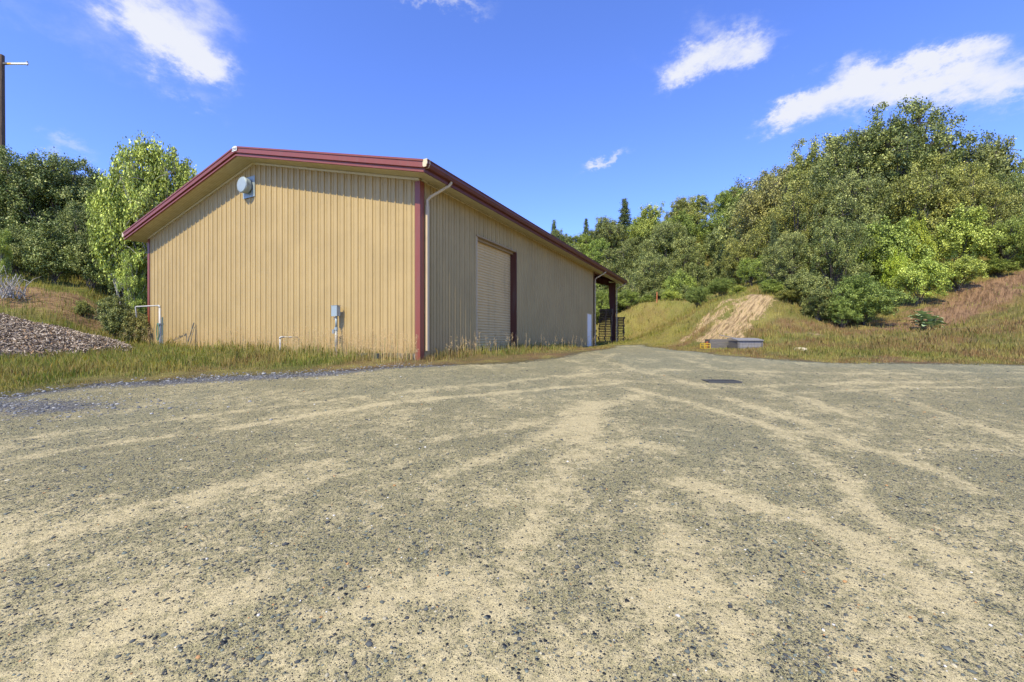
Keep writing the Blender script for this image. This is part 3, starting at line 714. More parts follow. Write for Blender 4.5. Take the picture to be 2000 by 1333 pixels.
# builder's plate at the ridge
yP = -OF-.092
m = MB(); m.prism([(-.14, -.17), (.14, -.17), (.14, -.035), (.06, .0), (-.06, .0), (-.14, -.035)], (-HW, yP, HP+.005), (-HW, yP-.012, HP+.005), (1, 0, 0)); plate = m.build('ridge_plate', M_white, B)
cu = bpy.data.curves.new('lettering', 'FONT'); cu.body = 'STAR'; cu.size = .115; cu.align_x = 'CENTER'; cu.extrude = .002; cu.offset = .002
to = bpy.data.objects.new('lettering_tmp', cu); COL.objects.link(to); bpy.context.view_layer.update()
me = bpy.data.meshes.new_from_object(to.evaluated_get(bpy.context.evaluated_depsgraph_get())); bpy.data.objects.remove(to)
me.name = 'lettering'; me.materials.clear(); me.materials.append(paint('black_letter', (.03, .04, .05), .5, .05))
lo_ = bpy.data.objects.new('lettering', me); link(lo_, plate); lo_.location = (-HW, yP-.0145, HP-.135); lo_.rotation_euler = (PI/2, 0, 0)
# downspouts
def downspout(y, zlow, x1=.075, dy=-.35, wallx=.112):
    xe = OS+.05; zt_ = roofz(OS)-.16; m = MB()
    m.tube([(xe, y, zt_+.03), (xe, y, zt_-.07), (xe-.05, y+dy*.12, zt_-.15), (wallx+.07, y+dy*.85, zt_-.47), (wallx, y+dy, zt_-.57), (wallx, y+dy, zt_-.75)], .042, n=8)
    el_ = m; d = m.build('downspout', M_tanp, B)
    m = MB(); m.box(wallx-.035, wallx+.035, y+dy-.045, y+dy+.045, zlow, zt_-.72); m.build('downspout_leader', M_tanp, d, bevel=.008)
downspout(.55, PAD+.1); downspout(18.3, PAD+.1, dy=-.45); downspout(REND-.3, PAD+.1, dy=-.45, wallx=.1)
# open bay: rigid frame of tapered columns and rafters
FY = 24.0
def tap_col(x, inn, name='column'):
    """tapered I column: outer flange upright, inner flange leaning in; inn=-1 means the building lies towards -x"""
    m = MB(); z0, z1 = PAD+.02, WTOP(x)-.02; w0, w1 = .28, .52; fw = .11
    m.box(x, x-.012*-inn*-1, FY-fw, FY+fw, z0, z1)
    m.add([(x+inn*.012, FY-.004, z0), (x+inn*w0, FY-.004, z0), (x+inn*w1, FY-.004, z1), (x+inn*.012, FY-.004, z1), (x+inn*.012, FY+.004, z0), (x+inn*w0, FY+.004, z0), (x+inn*w1, FY+.004, z1), (x+inn*.012, FY+.004, z1)],
          [(0, 1, 2, 3), (7, 6, 5, 4), (0, 4, 5, 1), (3, 2, 6, 7)])
    m.add([(x+inn*w0, FY-fw, z0), (x+inn*(w0+.012), FY-fw, z0), (x+inn*(w1+.012), FY-fw, z1), (x+inn*w1, FY-fw, z1), (x+inn*w0, FY+fw, z0), (x+inn*(w0+.012), FY+fw, z0), (x+inn*(w1+.012), FY+fw, z1), (x+inn*w1, FY+fw, z1)],
          [(0, 1, 2, 3), (7, 6, 5, 4), (0, 4, 5, 1), (1, 5, 6, 2), (2, 6, 7, 3), (3, 7, 4, 0)])
    c = m.build(name, M_redd, B)
    m = MB(); m.box(x-inn*.08, x+inn*(w0+.1), FY-.22, FY+.22, PAD-.06, PAD+.02); m.build('column_footing', M_conc, c)
tap_col(0.02, -1); tap_col(-15.42, 1)
m = MB()
for sgn in (1, -1):
    xa = -HW; xb = -HW+sgn*(HW-.5)
    zt0, zt1 = roofz(xa)-.18, roofz(xb)-.18
    for (yy0, yy1, o0, o1, d0, d1) in ((FY-.006, FY+.006, 0, 0, .32, .50),):
        m.add([(xa, yy0, zt0-d0), (xb, yy0, zt1-d1), (xb, yy0, zt1), (xa, yy0, zt0), (xa, yy1, zt0-d0), (xb, yy1, zt1-d1), (xb, yy1, zt1), (xa, yy1, zt0)], [(0, 1, 2, 3), (7, 6, 5, 4), (0, 4, 5, 1), (3, 2, 6, 7)])
    for dd0, dd1 in ((0, 0), (.32, .50)):
        m.prism([(-.1, 0), (.1, 0), (.1, -.014), (-.1, -.014)], (xa, FY, zt0-dd0), (xb, FY, zt1-dd1), (0, 1, 0))
m.build('rafter', M_redd, B)
m = MB()
for k in range(1, 8):
    for sgn in (1, -1):
        x = -HW+sgn*k*1.07; zt_ = roofz(x)-.048; m.box(x-.03, x+.03, LEN+.04, REND-.1, zt_-.125, zt_)
m.build('purlin', M_redd, B)
m = MB(); m.box(-15.5, .0, LEN+.04, REND-.3, PAD-.10, PAD+.03); m.build('bay_slab', M_conc, B)
m = MB(); m.tube([(-.3, LEN+.1, roofz(0)-.45), (-1.4, FY-.1, roofz(0)-.3)], .01, n=6); m.build('brace_rod', M_redd, B)
m = MB(); m.box(-15.35, -.02, .0, 0.14, PAD-.2, PAD+.03); m.box(-.12, -.02, .141, DX0, PAD-.2, PAD+.02); m.box(-.12, -.02, DX1, MX0, PAD-.2, PAD+.02); m.build('foundation', M_conc, B)
m = MB(); m.box(-15.39, -.02, .145, LEN-.02, PAD-.08, PAD-.01); m.build('floor_slab', M_conc, B)

# ------------------------------------------------------------------ things along the gable wall
def wp(lx, ly, z=None):
    x, y = loc2w(lx, ly)
    return (x, y, G(x, y) if z is None else z)
M_pvc = paint('white_pipe', (.50, .48, .42), .5, .2, 5.)
# meter box on conduit
p = wp(-3.14, -.22); e = empty('utility_box', p, -ALPHA); tag(e, 'grey metal electrical box on a conduit post in front of the tan gable wall', 'electrical box')
z = 2.26-p[2]
MB().box(-.115, .115, -.075, .06, z, z+.31).build('enclosure', M_grey, e, bevel=.006)
MB().box(-.125, .125, -.088, -.075, z-.012, z+.318).build('cover', M_grey, e, bevel=.004)
MB().box(-.135, .135, -.095, .062, z+.321, z+.333).build('rain_hood', M_grey, e)
MB().tube([(0, 0, -.15), (0, 0, z-.35)], .045, 12).build('conduit', M_greyd, e, smooth=True)
MB().tube([(0, 0, z-.37), (0, 0, z-.001)], .033, 12).build('riser', M_grey, e, smooth=True)
MB().tube([(0, 0, z-.45), (0, 0, z-.35)], .055, 12).build('coupling', M_grey, e)
MB().box(-.13, -.05, -.05, .03, z-.55, z-.42).tube([(-.09, 0, z-.42), (-.04, .0, z-.36)], .015, 8).build('outlet_box', M_greyd, e)
MB().tube([(-.05, -.03, z-.03), (-.05, -.03, z-.12)], .012, 8).build('knob', M_greyd, e)
# short white pipe bent to the wall
p = wp(-5.3, -.62); e = empty('bent_pipe', p, -ALPHA); tag(e, 'short white plastic pipe rising from the grass and bent towards the gable wall', 'pipe')
MB().tube([(0, 0, -.1), (0, 0, .50)], .024, 12).build('upright', M_pvc, e, smooth=True)
MB().tube([(0, 0, .48), (0, .0, .525), (.015, .03, .54), (.06, .1, .54)], .03, 12).build('elbow', M_pvc, e, smooth=True)
MB().tube([(.05, .08, .54), (.14, .55, .54)], .022, 12).build('arm', M_pvc, e, smooth=True)
# tall standpipe with a long arm, hose hung on it
p = wp(-12.25, -.95); e = empty('standpipe', p, -ALPHA); tag(e, 'leaning white standpipe with long side arm and green hose near the left wall corner', 'pipe')
zt_ = 1.5+67/820*16.9-p[2]
MB().tube([(.10, -.02, -.1), (.03, 0, .95), (-.04, .01, zt_-.06)], [.05, .045, .03], 12).build('upright', M_pvc, e, smooth=True)
MB().tube([(.15, .03, -.1), (.06, .06, 1.3)], .028, 10).build('support_stake', paint('green_post', (.12, .16, .13), .6, .3), e)
MB().tube([(-.04, .01, zt_-.1), (-.05, .01, zt_-.02), (-.12, .0, zt_)], .036, 12).build('elbow', M_pvc, e, smooth=True)
MB().tube([(-.10, .0, zt_), (-1.28, -.25, zt_-.02)], .026, 12).build('arm', M_pvc, e, smooth=True)
MB().tube([(-1.26, -.25, zt_-.01), (-1.31, -.26, zt_-.03), (-1.22, -.26, zt_-.46)], .024, 10).build('drop_pipe', M_pvc, e, smooth=True)
hp = [(.03+.09*math.cos(a)-.03, -.07, .72+.34*math.sin(a)) for a in np.linspace(PI/2, PI*2.5, 26)]
MB().tube(hp+[(.06, -.07, 1.02)], .014, 8).build('hose', paint('green_hose', (.05, .20, .10), .5, .1), e, smooth=True)
MB().box(-.02, .09, -.07, .09, .98, 1.05).build('clamp', M_greyd, e)
# thin dark stake leaning on the wall
p = wp(-11.55, -.42); e = empty('leaning_stake', p, -ALPHA); tag(e, 'thin dark metal stake leaning against the wall right of the standpipe', 'stake')
MB().tube([(-.02, 0, -.1), (.0, .33, 1.12)], [.026, .02], 6).build('stake', paint('dark_steel', (.06, .07, .06), .6, .2), e)
MB().tube([(.22, .0, -.1), (.01, .34, .95)], .012, 6).build('stake_shadow_rod', paint('stake_shadow_dark', (.06, .07, .06), .6, .2), e)  # dark rod stands in for the shadow cast by the stake
# low dark hatch in the grass by the wall
p = wp(-1.55, -.25); e = MB().box(-.35, .35, -.14, .14, -.05, .13).build('valve_box', paint('dark_box', (.05, .06, .05), .7, .2), None, bevel=.015); e.location = p; e.rotation_euler = (0, 0, -ALPHA); tag(e, 'low dark valve box sunk in the grass by the right end of the gable wall', 'valve box')

# ------------------------------------------------------------------ drain grate in the yard
gx_, gy_ = pxg(1408, 745); e = empty('drain_grate', (gx_, gy_, G(gx_, gy_)+.004), math.radians(-4)); tag(e, 'black iron drain grate set in the gravel yard', 'drain grate')
M_iron = paint('black_iron', (.085, .085, .08), .6, .2, 6., metallic=.4)
m = MB(); wx_, wy_ = .325, .21
m.box(-wx_, wx_, -wy_, -wy_+.025, -.03, .018); m.box(-wx_, wx_, wy_-.025, wy_, -.03, .018); m.box(-wx_, -wx_+.025, -wy_+.025, wy_-.025, -.03, .018); m.box(wx_-.025, wx_, -wy_+.025, wy_-.025, -.03, .018); m.build('frame', M_iron, e)
m = MB()
for k in range(9):
    x = -wx_+.025+(k+.5)*(2*wx_-.05)/9; m.box(x-.011, x+.011, -wy_+.025, wy_-.025, -.02, .016)
for k in range(2):
    y = -wy_+(k+1)*2*wy_/3; m.box(-wx_+.025, wx_-.025, y-.01, y+.01, -.022, .012)
m.build('bars', M_iron, e)
m = MB(); m.box(-wx_+.02, wx_-.02, -wy_+.02, wy_-.02, -.012, -.002); m.build('pit_shade_sheet', paint('pit_shade_black', (.012, .012, .012), .9, .05), e)  # black sheet stands in for the darkness below the bars

# ------------------------------------------------------------------ pallets in the open bay
def pallet_mesh():
    m = MB()
    for k in range(3): m.box(-.6, .6, -.5+k*.478, -.5+k*.46+.08, .024, .110)
    for k in range(6): m.box(-.6+k*.221, -.6+k*.221+.095, -.5, .5, .1105, .130)
    for k in range(4): m.box(-.6+k*.365, -.6+k*.365+.095, -.5, .5, .003, .0235)
    return m
M_pal = wood('pallet_wood', (.07, .042, .025), (.20, .13, .075)); M_paly = wood('yellow_pallet', (.55, .42, .04), (.72, .58, .10))
base_p = pallet_mesh().build('wooden_pallet', M_pal, None)
first = True
def put_pallet(lx, ly, z, rz, label, group, mt=None):
    global first
    o = base_p if first else base_p.copy()
    if not first: COL.objects.link(o)
    first = False
    x, y = loc2w(lx, ly); o.location = (x, y, z); o.rotation_euler = (0, 0, -ALPHA+PI/2+.24+rz)
    if mt:
        o.material_slots[0].link = 'OBJECT'; o.material_slots[0].material = mt
    tag(o, label, 'pallet', group); return o
random.seed(4)
zs = PAD+.035
for k in range(21):
    off = .0 if k < 9 else (k-9)*.012
    lab = 'dark wooden pallet in the tall stack beside the bay column'
    put_pallet(-.55+random.uniform(-.04, .04)+off, 23.0+random.uniform(-.03, .03), zs+k*.132, random.uniform(-.04, .04), lab, 'pallets of the tall stack', None)
for k in range(9):
    put_pallet(-1.62+random.uniform(-.04, .04), 22.4+random.uniform(-.03, .03), zs+k*.132, random.uniform(-.05, .05), 'dark wooden pallet in the low stack just behind the building corner', 'pallets of the low stack')
for k in range(17):
    put_pallet(-.10+random.uniform(-.03, .03), 25.5+random.uniform(-.03, .03), G(*loc2w(-.10, 25.5))+.02+k*.132, random.uniform(-.05, .05), 'wooden pallet in the stack standing behind the bay column', 'pallets of the rear stack')

# ------------------------------------------------------------------ wooden bins by the bank
M_wg = wood('weathered_wood', (.085, .078, .07), (.18, .168, .155)); M_wl = wood('pale_weathered_wood', (.16, .15, .145), (.26, .25, .24), axis=(8, 8, 1.2))
def bin_box(w, d, h, name, label, lid, pos, rz, M1, M2):
    e = empty(name, pos, rz); tag(e, label, 'wooden bin')
    nb = 3
    for nm, (x0, x1, y0, y1) in (('front_panel', (-w/2, w/2, -d/2, -d/2+.03)), ('back_panel', (-w/2, w/2, d/2-.03, d/2)), ('end_panel', (-w/2, -w/2+.03, -d/2+.031, d/2-.031)), ('end_panel', (w/2-.03, w/2, -d/2+.031, d/2-.031))):
        m = MB()
        for k in range(nb): m.box(x0, x1, y0, y1, -.04+k*(h+.04)/nb+.004, -.04+(k+1)*(h+.04)/nb-.004)
        m.build(nm, M1 if nm != 'front_panel' else M2, e)
    for sx in (-1, 1):
        MB().add(*(lambda p: (p, [(0, 1, 2, 3, 4, 5), (11, 10, 9, 8, 7, 6)]+[(i, (i+1) % 6, 6+(i+1) % 6, 6+i)[::-1] for i in range(6)]))([(sx*a, b, zz) for zz in (-.05, h-.01) for a, b in ((w/2-.05, -d/2-.002), (w/2+.002, -d/2-.002), (w/2+.002, -d/2+.06), (w/2+.022, -d/2+.06), (w/2+.022, -d/2-.022), (w/2-.05, -d/2-.022))])).build('corner_batten', M1, e)
    if lid:
        m = MB(); m.prism([(-d/2-.06, h+.0), (-d/2-.02, h+.0), (0, h+.08), (d/2+.04, h+.10), (d/2+.04, h+.13), (0, h+.11), (-d/2-.06, h+.035)], (-w/2-.04, 0, 0), (w/2+.04, 0, 0), (0, 1, 0)); m.build('lid', M2, e)
    return e
Zb = 17.9
def at_px(px, Z): x = (px-1000)/F*Z; return (x, Z, G(x, Z))
bin_box(.98, .9, .37, 'wooden_bin', 'pale grey weathered wooden bin with a lid, right of the pair by the bank', True, at_px(1455, 18.0), math.radians(-4), M_wg, M_wl)
b2 = bin_box(1.15, 1.0, .44, 'wooden_bin', 'dark weathered open wooden bin, left of the lidded one', False, at_px(1408, 19.3), math.radians(-12), M_wg, M_wg)
p = at_px(1423, 19.2); o = MB().box(-.4, .4, -.05, .05, 0, .03).build('loose_board', M_wl, None); o.location = (p[0], p[1], p[2]+.53); o.rotation_euler = (0, .22, -.35); tag(o, 'pale loose board lying across the dark open bin', 'board')
# yellow crate and rusty scrap
p = at_px(1377.5, 19.0); e = empty('yellow_crate', p, .2); tag(e, 'small yellow plastic crate frame left of the wooden bins', 'crate')
M_y = paint('yellow_plastic', (.62, .42, .04), .5, .2)
m = MB(); q = .14
for sx in (-q, q):
    for sy in (-q, q): MB().box(sx-.014, sx+.014, sy-.014, sy+.014, -.02, .25).build('corner_post', M_y, e)
m = MB()
for z in (.02, .13, .225):
    for s in (-q, q): m.box(-q+.014, q-.014, s-.01, s+.01, z, z+.03); m.box(s-.01, s+.01, -q+.014, q-.014, z, z+.03)
m.build('rails', M_y, e)
p = at_px(1382, 19.3); m = MB(); m.tube([(0, 0, -.02), (0, 0, .26), (.05, 0, .30)], .035, 8).tube([(-.08, 0, .27), (.09, .02, .30)], .045, 8).box(-.1, .08, -.06, .06, 0, .04)
o = m.build('rusty_scrap', paint('rust', (.30, .09, .03), .85, .4, 8.), None); o.location = p; tag(o, 'rusty metal pump head standing between yellow crate and dark bin', 'scrap metal')
# pale rock at the yard edge
def rock(name, pos, r, colr, label, sc=(1.5, .8, .55), seed=1):
    R_ = np.random.default_rng(seed); m = bpy.data.meshes.new(name); import bmesh
    bm = bmesh.new(); bmesh.ops.create_icosphere(bm, subdivisions=3, radius=r)
    for v in bm.verts:
        q = v.co*7/r*.15; n_ = float(fbm(np.array([q.x*3+seed*5]), np.array([q.y*3+q.z*2.3]), 3)[0]); v.co = Vector((v.co.x*sc[0], v.co.y*sc[1], v.co.z*sc[2]))*(.75+.55*n_)
    bm.to_mesh(m); bm.free(); m.materials.append(paint(name+'_stone', colr, .85, .3, 8., bump=.6)); o = bpy.data.objects.new(name, m); link(o); o.location = pos; tag(o, label, 'rock'); return o
x_, y_ = (1564-1000)/F*15.0, 15.0; rock('pale_rock', (x_, y_, G(x_, y_)+.06), .15, (.62, .53, .36), 'pale oblong rock lying in dry grass at the yard edge')
# orange marker stake on the hillside
p = at_px(1283, 44); e = empty('marker_stake', p); tag(e, 'thin orange marker stake before the dark trees at the meadow edge', 'stake')
MB().box(-.035, .035, -.035, .035, -.3, 1.1).build('stake', paint('orange_paint', (.55, .16, .06), .6, .3), e)

# ------------------------------------------------------------------ utility pole
px_, Zp = 3, 26.0
x, y = (px_-1000)/F*Zp, Zp; zg = G(x, y); e = empty('utility_pole', (x, y, zg)); tag(e, 'weathered wooden utility pole with a white crossarm rising behind the left trees', 'utility pole')
top = CZ+(665-108)/F*Zp-zg
MB().tube([(0, 0, -.3), (0, 0, top*.5), (0, 0, top-.02), (0, 0, top)], [.20, .165, .135, .12], 14).build('pole', wood('pole_wood', (.035, .025, .018), (.20, .13, .08), axis=(6, 6, .5)), e, smooth=False)
za = CZ+(665-125)/F*Zp-zg
MB().box(.12, .38, -.05, .05, za-.05, za+.06).build('arm_bracket', paint('dark_bracket', (.08, .08, .08), .6, .2), e)
MB().box(.38, .62, -.045, .045, za-.045, za+.045).build('yellow_band', paint('yellow_band', (.8, .5, .02), .5, .1), e)
arm = MB().box(.62, 1.66, -.045, .045, za-.05, za+.045).build('crossarm', M_white, e, bevel=.01)
MB().tube([(1.58, 0, za+.045), (1.58, 0, za+.09)], .02, 8).tube([(1.58, 0, za+.09), (1.58, 0, za+.14)], .055, 10).build('insulator', M_greyd, arm)
MB().tube([(1.58, 0, za-.05), (1.58, 0, za-.09)], .045, 10).build('clamp', M_greyd, arm)
MB().tube([(-.9, .3, za-.4), (-.3, .15, za-.2), (-.1, 0, za+.0)], .018, 6).tube([(-.9, .3, za+.2), (-.1, 0, za+.15)], .018, 6).build('brace_wire', M_iron, e)

# ------------------------------------------------------------------ foliage
def leaf_mesh(name, P_, N_, size, cols):
    """one rhombic leaf per point"""
    k = len(P_); t = rng.normal(size=(k, 3)); t -= (t*N_).sum(1, keepdims=True)*N_; t /= np.linalg.norm(t, axis=1, keepdims=True)+1e-9; b = np.cross(N_, t)
    s = size[:, None] if np.ndim(size) else size
    v = np.stack([P_-t*s*.5, P_+b*s*.30+N_*s*.06, P_+t*s*.5, P_-b*s*.30+N_*s*.06], 1).reshape(-1, 3)
    return npmesh(name, v, np.arange(4*k), np.full(k, 4), cols=np.repeat(cols, 4, 0))
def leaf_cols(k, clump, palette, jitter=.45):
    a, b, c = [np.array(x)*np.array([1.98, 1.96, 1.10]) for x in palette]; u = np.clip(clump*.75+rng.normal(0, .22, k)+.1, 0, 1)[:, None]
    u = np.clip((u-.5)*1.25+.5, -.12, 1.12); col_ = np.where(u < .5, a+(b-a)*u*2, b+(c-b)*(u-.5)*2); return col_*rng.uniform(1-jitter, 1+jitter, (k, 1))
def crown(name, seed, k, leaf, zc=.62, rz=.38, lobes=16, lobe_r=(.15, .24), droop=0., bush=False, clumps=420, open_=0.0):
    """crown of a tree that is 1 high and 1 wide; returns mesh points, normals, clump values and lobe centres"""
    R_ = np.random.default_rng(seed)
    L_ = []
    for i in range(lobes):
        th = R_.uniform(0, 2*PI); ph_ = math.acos(R_.uniform(-.85 if not bush else -.1, 1)); rr_ = R_.uniform(.7, 1.0)
        lr = R_.uniform(*lobe_r); x = math.sin(ph_)*math.cos(th)*rr_*(.5-lr*.85); y = math.sin(ph_)*math.sin(th)*rr_*(.5-lr*.85)
        z = zc+math.cos(ph_)*rr_*(rz-lr*.7); L_.append((x, y, z, lr))
    L_.append((0, 0, zc, .26)); L_ = np.array(L_)
    w = L_[:, 3]**2; w /= w.sum(); li = R_.choice(len(L_), clumps, p=w)
    d = R_.normal(size=(clumps, 3)); d[:, 2] += .25; d /= np.linalg.norm(d, axis=1, keepdims=True)
    rad = R_.uniform(0, 1, clumps)**.24*(1+R_.normal(0, .09, clumps))
    sq = np.array([1, 1, .8])
    cc = L_[li, :3]+d*sq*(L_[li, 3]*rad)[:, None]; cv = R_.random(clumps)*.75+R_.random(len(L_))[li]*.45-.05; cr = R_.uniform(.8, 1.6, clumps)*.52/math.sqrt(clumps)
    ci = R_.integers(0, clumps, k); dd = R_.normal(size=(k, 3)); dn = dd/np.linalg.norm(dd, axis=1, keepdims=True)
    p_ = cc[ci]+dd*cr[ci][:, None]*.75; p_[:, 2] -= droop*R_.random(k)*.05
    if bush: p_[:, 2] = np.where(p_[:, 2] < .01, R_.uniform(.0, .12, k), p_[:, 2])
    out = p_-np.array([0, 0, zc-.15]); out /= np.linalg.norm(out, axis=1, keepdims=True)+1e-9
    nn = out*.25+dn*.45+R_.normal(size=(k, 3))*.75+np.array([0, 0, .2]); nn /= np.linalg.norm(nn, axis=1, keepdims=True)
    if open_: 
        kp = R_.random(k) > open_*(R_.random(clumps) < .35)[ci]; p_, nn, ci = p_[kp], nn[kp], ci[kp]
    sz = leaf*R_.uniform(.7, 1.3, len(p_))
    return p_, nn, cv[ci], sz, L_, cc
def trunk_mb(L_, seed, zb=.28, r0=.022, stems=1, cc=None, twigs=60):
    R_ = random.Random(seed); m = MB(); bs = []
    for s in range(stems):
        bx_, by_ = (0, 0) if stems == 1 else (R_.uniform(-.05, .05), R_.uniform(-.05, .05)); tx, ty = bx_+R_.uniform(-.06, .06), by_+R_.uniform(-.06, .06)
        m.tube([(bx_, by_, -.06), (bx_*.9+tx*.1, by_, zb*.35), ((bx_+tx)/2+.012, (by_+ty)/2, zb*.7), (tx, ty, zb)], [r0*1.3, r0, r0*.85, r0*.7], 8); bs.append((tx, ty))
    for i, (x, y, z, lr) in enumerate(L_):
        b = bs[i % len(bs)]; z0 = zb*R_.uniform(.6, 1.0)
        m.tube([(b[0], b[1], z0), (b[0]*.5+x*.45+R_.uniform(-.02, .02), b[1]*.5+y*.45+R_.uniform(-.02, .02), z0*.5+z*.5-.02), (x, y, z), (x*1.15, y*1.15, z+lr*.5)], [r0*.55, r0*.4, r0*.22, r0*.08], 6)
        if cc is not None and i < twigs:
            dd = np.linalg.norm(cc-np.array([x, y, z]), axis=1)
            for j in np.argsort(dd)[::7][:6]: c = cc[j]; m.tube([(x, y, z), ((x+c[0])/2, (y+c[1])/2, (z+c[2])/2+.01), tuple(c)], [r0*.16, r0*.11, r0*.05], 4, caps=False)
    return m
M_bark = wood('bark', (.045, .035, .028), (.17, .145, .12), axis=(6, 6, 1.5))
M_barkw = wood('pale_bark', (.22, .20, .17), (.50, .47, .42), axis=(6, 6, 1.5))
M_leaf = col_mat('leaves', .5, .4, trans=.05, objvar=.28)
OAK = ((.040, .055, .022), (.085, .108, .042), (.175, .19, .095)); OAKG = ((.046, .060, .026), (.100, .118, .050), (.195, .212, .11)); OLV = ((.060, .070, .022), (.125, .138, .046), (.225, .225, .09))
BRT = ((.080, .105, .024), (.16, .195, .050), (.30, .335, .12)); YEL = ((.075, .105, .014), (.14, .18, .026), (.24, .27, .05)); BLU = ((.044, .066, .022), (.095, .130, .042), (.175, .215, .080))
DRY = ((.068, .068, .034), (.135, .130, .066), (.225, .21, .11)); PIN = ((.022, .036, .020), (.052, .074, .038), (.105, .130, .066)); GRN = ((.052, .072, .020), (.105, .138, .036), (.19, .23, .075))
PALS = dict(oak=OAK, oakg=OAKG, olive=OLV, bright=BRT, yellow=YEL, blue=BLU, dry=DRY, pine=PIN, green=GRN)
LIB = {}
def lib(shape, pal, v=0):
    key = (shape, pal, v)
    if key in LIB: return LIB[key]
    seed = 100+hash_(shape)*7+v*31
    if shape == 'oak': a = crown('c', seed, 30000, .021, zc=.52, rz=.47, lobes=24, lobe_r=(.15, .24), clumps=330); tm = trunk_mb(a[4], seed, .24, .020, 2, a[5])
    elif shape == 'oakfine': a = crown('c', seed, 52000, .0155, zc=.50, rz=.49, lobes=34, lobe_r=(.13, .21), clumps=560); tm = trunk_mb(a[4], seed, .22, .018, 3, a[5])
    elif shape == 'loose': a = crown('c', seed, 42000, .0195, zc=.52, rz=.48, lobes=36, lobe_r=(.08, .15), clumps=380, open_=.5); tm = trunk_mb(a[4], seed, .2, .012, 2, a[5])
    elif shape == 'bush': a = crown('c', seed, 26000, .026, zc=.38, rz=.60, lobes=15, lobe_r=(.15, .25), bush=True, clumps=260); tm = trunk_mb(a[4], seed, .12, .012, 4)
    elif shape == 'finebush': a = crown('c', seed, 46000, .017, zc=.36, rz=.62, lobes=24, lobe_r=(.11, .2), bush=True, clumps=520); tm = trunk_mb(a[4], seed, .12, .010, 5)
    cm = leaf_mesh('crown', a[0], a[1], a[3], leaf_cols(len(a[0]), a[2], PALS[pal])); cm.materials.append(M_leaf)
    me = bpy.data.meshes.new('trunk'); me.from_pydata(tm.v, [], tm.f); me.update(); me.materials.append(M_barkw if shape == 'loose' else M_bark)
    LIB[key] = (cm, me); return LIB[key]
def hash_(s): return sum(ord(c)*(i+3) for i, c in enumerate(s)) % 97
def conifer_lib(v):
    key = ('conifer', v)
    if key in LIB: return LIB[key]
    R_ = np.random.default_rng(40+v); ps = []; ns = []; m = MB(); m.tube([(0, 0, -.05), (0, 0, .5), (0, 0, 1)], [.02, .013, .002], 7)
    z = .12
    while z < .985:
        nb = 7; L0 = .5*(1-z)**.8*R_.uniform(.75, 1.1)+.03
        for b in range(nb):
            th = R_.uniform(0, 2*PI); ln = L0*R_.uniform(.55, 1.1); e_ = np.array([math.cos(th)*ln, math.sin(th)*ln, z-ln*.10+.01]); s_ = np.array([0, 0, z])
            m.tube([tuple(s_), tuple(e_)], [.004, .001], 4, caps=False)
            q = max(12, int(ln*320)); t_ = R_.uniform(.15, 1, q)[:, None]; pp = s_+(e_-s_)*t_+R_.normal(0, 1, (q, 3))*np.array([.030, .030, .010]); ps.append(pp)
            nn = R_.normal(size=(q, 3))*.6+np.array([0, 0, .8]); ns.append(nn/np.linalg.norm(nn, axis=1, keepdims=True))
        z += .022
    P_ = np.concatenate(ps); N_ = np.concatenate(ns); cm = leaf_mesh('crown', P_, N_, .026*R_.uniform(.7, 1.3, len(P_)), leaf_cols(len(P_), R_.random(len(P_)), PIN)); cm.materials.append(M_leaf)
    me = bpy.data.meshes.new('trunk'); me.from_pydata(m.v, [], m.f); me.update(); me.materials.append(M_bark); LIB[key] = (cm, me); return LIB[key]
trng = random.Random(11)
def tree(px, Z, top, wpx, shape='oak', pal='oak', v=None, name='oak_tree', label='', cat='tree', group=None, sink=.15, zoff=0.):
    X = (px-1000)/F*Z; zg = G(X, Z)-sink; h = max(.6, CZ+(665-top)/F*Z-zg); w = wpx*Z/F/math.sqrt(1+(X/Z)**2)
    if shape in ('oak', 'oakfine', 'bush', 'finebush') and pal != 'yellow': w = max(w, h*.78)
    if v is None: v = trng.randrange(3)
    cm, tm = conifer_lib(v % 2) if shape == 'conifer' else lib(shape, pal, v)
    e = empty(name, (X, Z, zg), trng.uniform(0, 6.28), (w, w, h)); tag(e, label, cat, group)
    for nm, me in (('trunk', tm), ('crown', cm)):
        o = bpy.data.objects.new(nm, me); link(o, e)
    return e

# --- far hillside, placed row by row so each one stands on the slope
GRP = 'trees massed on the wooded hillside'
SKY = [(1040, 445), (1075, 432), (1110, 436), (1150, 447), (1190, 425), (1225, 432), (1250, 405), (1290, 385), (1330, 376), (1370, 372), (1410, 368), (1445, 352), (1480, 335), (1520, 315), (1560, 290), (1600, 275), (1640, 255), (1680, 215), (1750, 205), (1830, 225), (1900, 255), (1945, 290), (2000, 322), (2060, 330), (2130, 340)]
def sky_y(px): return float(np.interp(px, [a for a, b in SKY], [b for a, b in SKY]))
LABS = {'oak': 'dark green oak crown among the close trees covering the far hillside', 'oakg': 'grey green oak crown among the close trees covering the far hillside',
        'olive': 'olive brown tree crown among the close trees covering the far hillside', 'green': 'mid green tree crown among the close trees covering the far hillside'}
def hill_row(px0, px1, step, Z, dz, frac, wmul=1.25, pals=('oak', 'oakg', 'olive', 'green'), base=592):
    px = px0
    while px <= px1:
        q = px+trng.uniform(-.3, .3)*step; y0 = sky_y(q); b_ = base(q) if callable(base) else base
        top = y0+(b_-y0)*frac+trng.uniform(-7, 7); pal = trng.choice(pals)
        tree(q, Z+trng.uniform(-dz, dz), top, step*wmul*trng.uniform(.9, 1.35), 'oak', pal, name='hillside_tree', label=LABS[pal], group=GRP+' ('+pal+')')
        px += step*trng.uniform(.8, 1.15)
bs = lambda q: float(np.interp(q, [1040, 1200, 1400, 1500, 1600], [600, 600, 590, 570, 540]))
hill_row(1035, 1560, 52, 88, 3, .02, 1.3, base=bs)
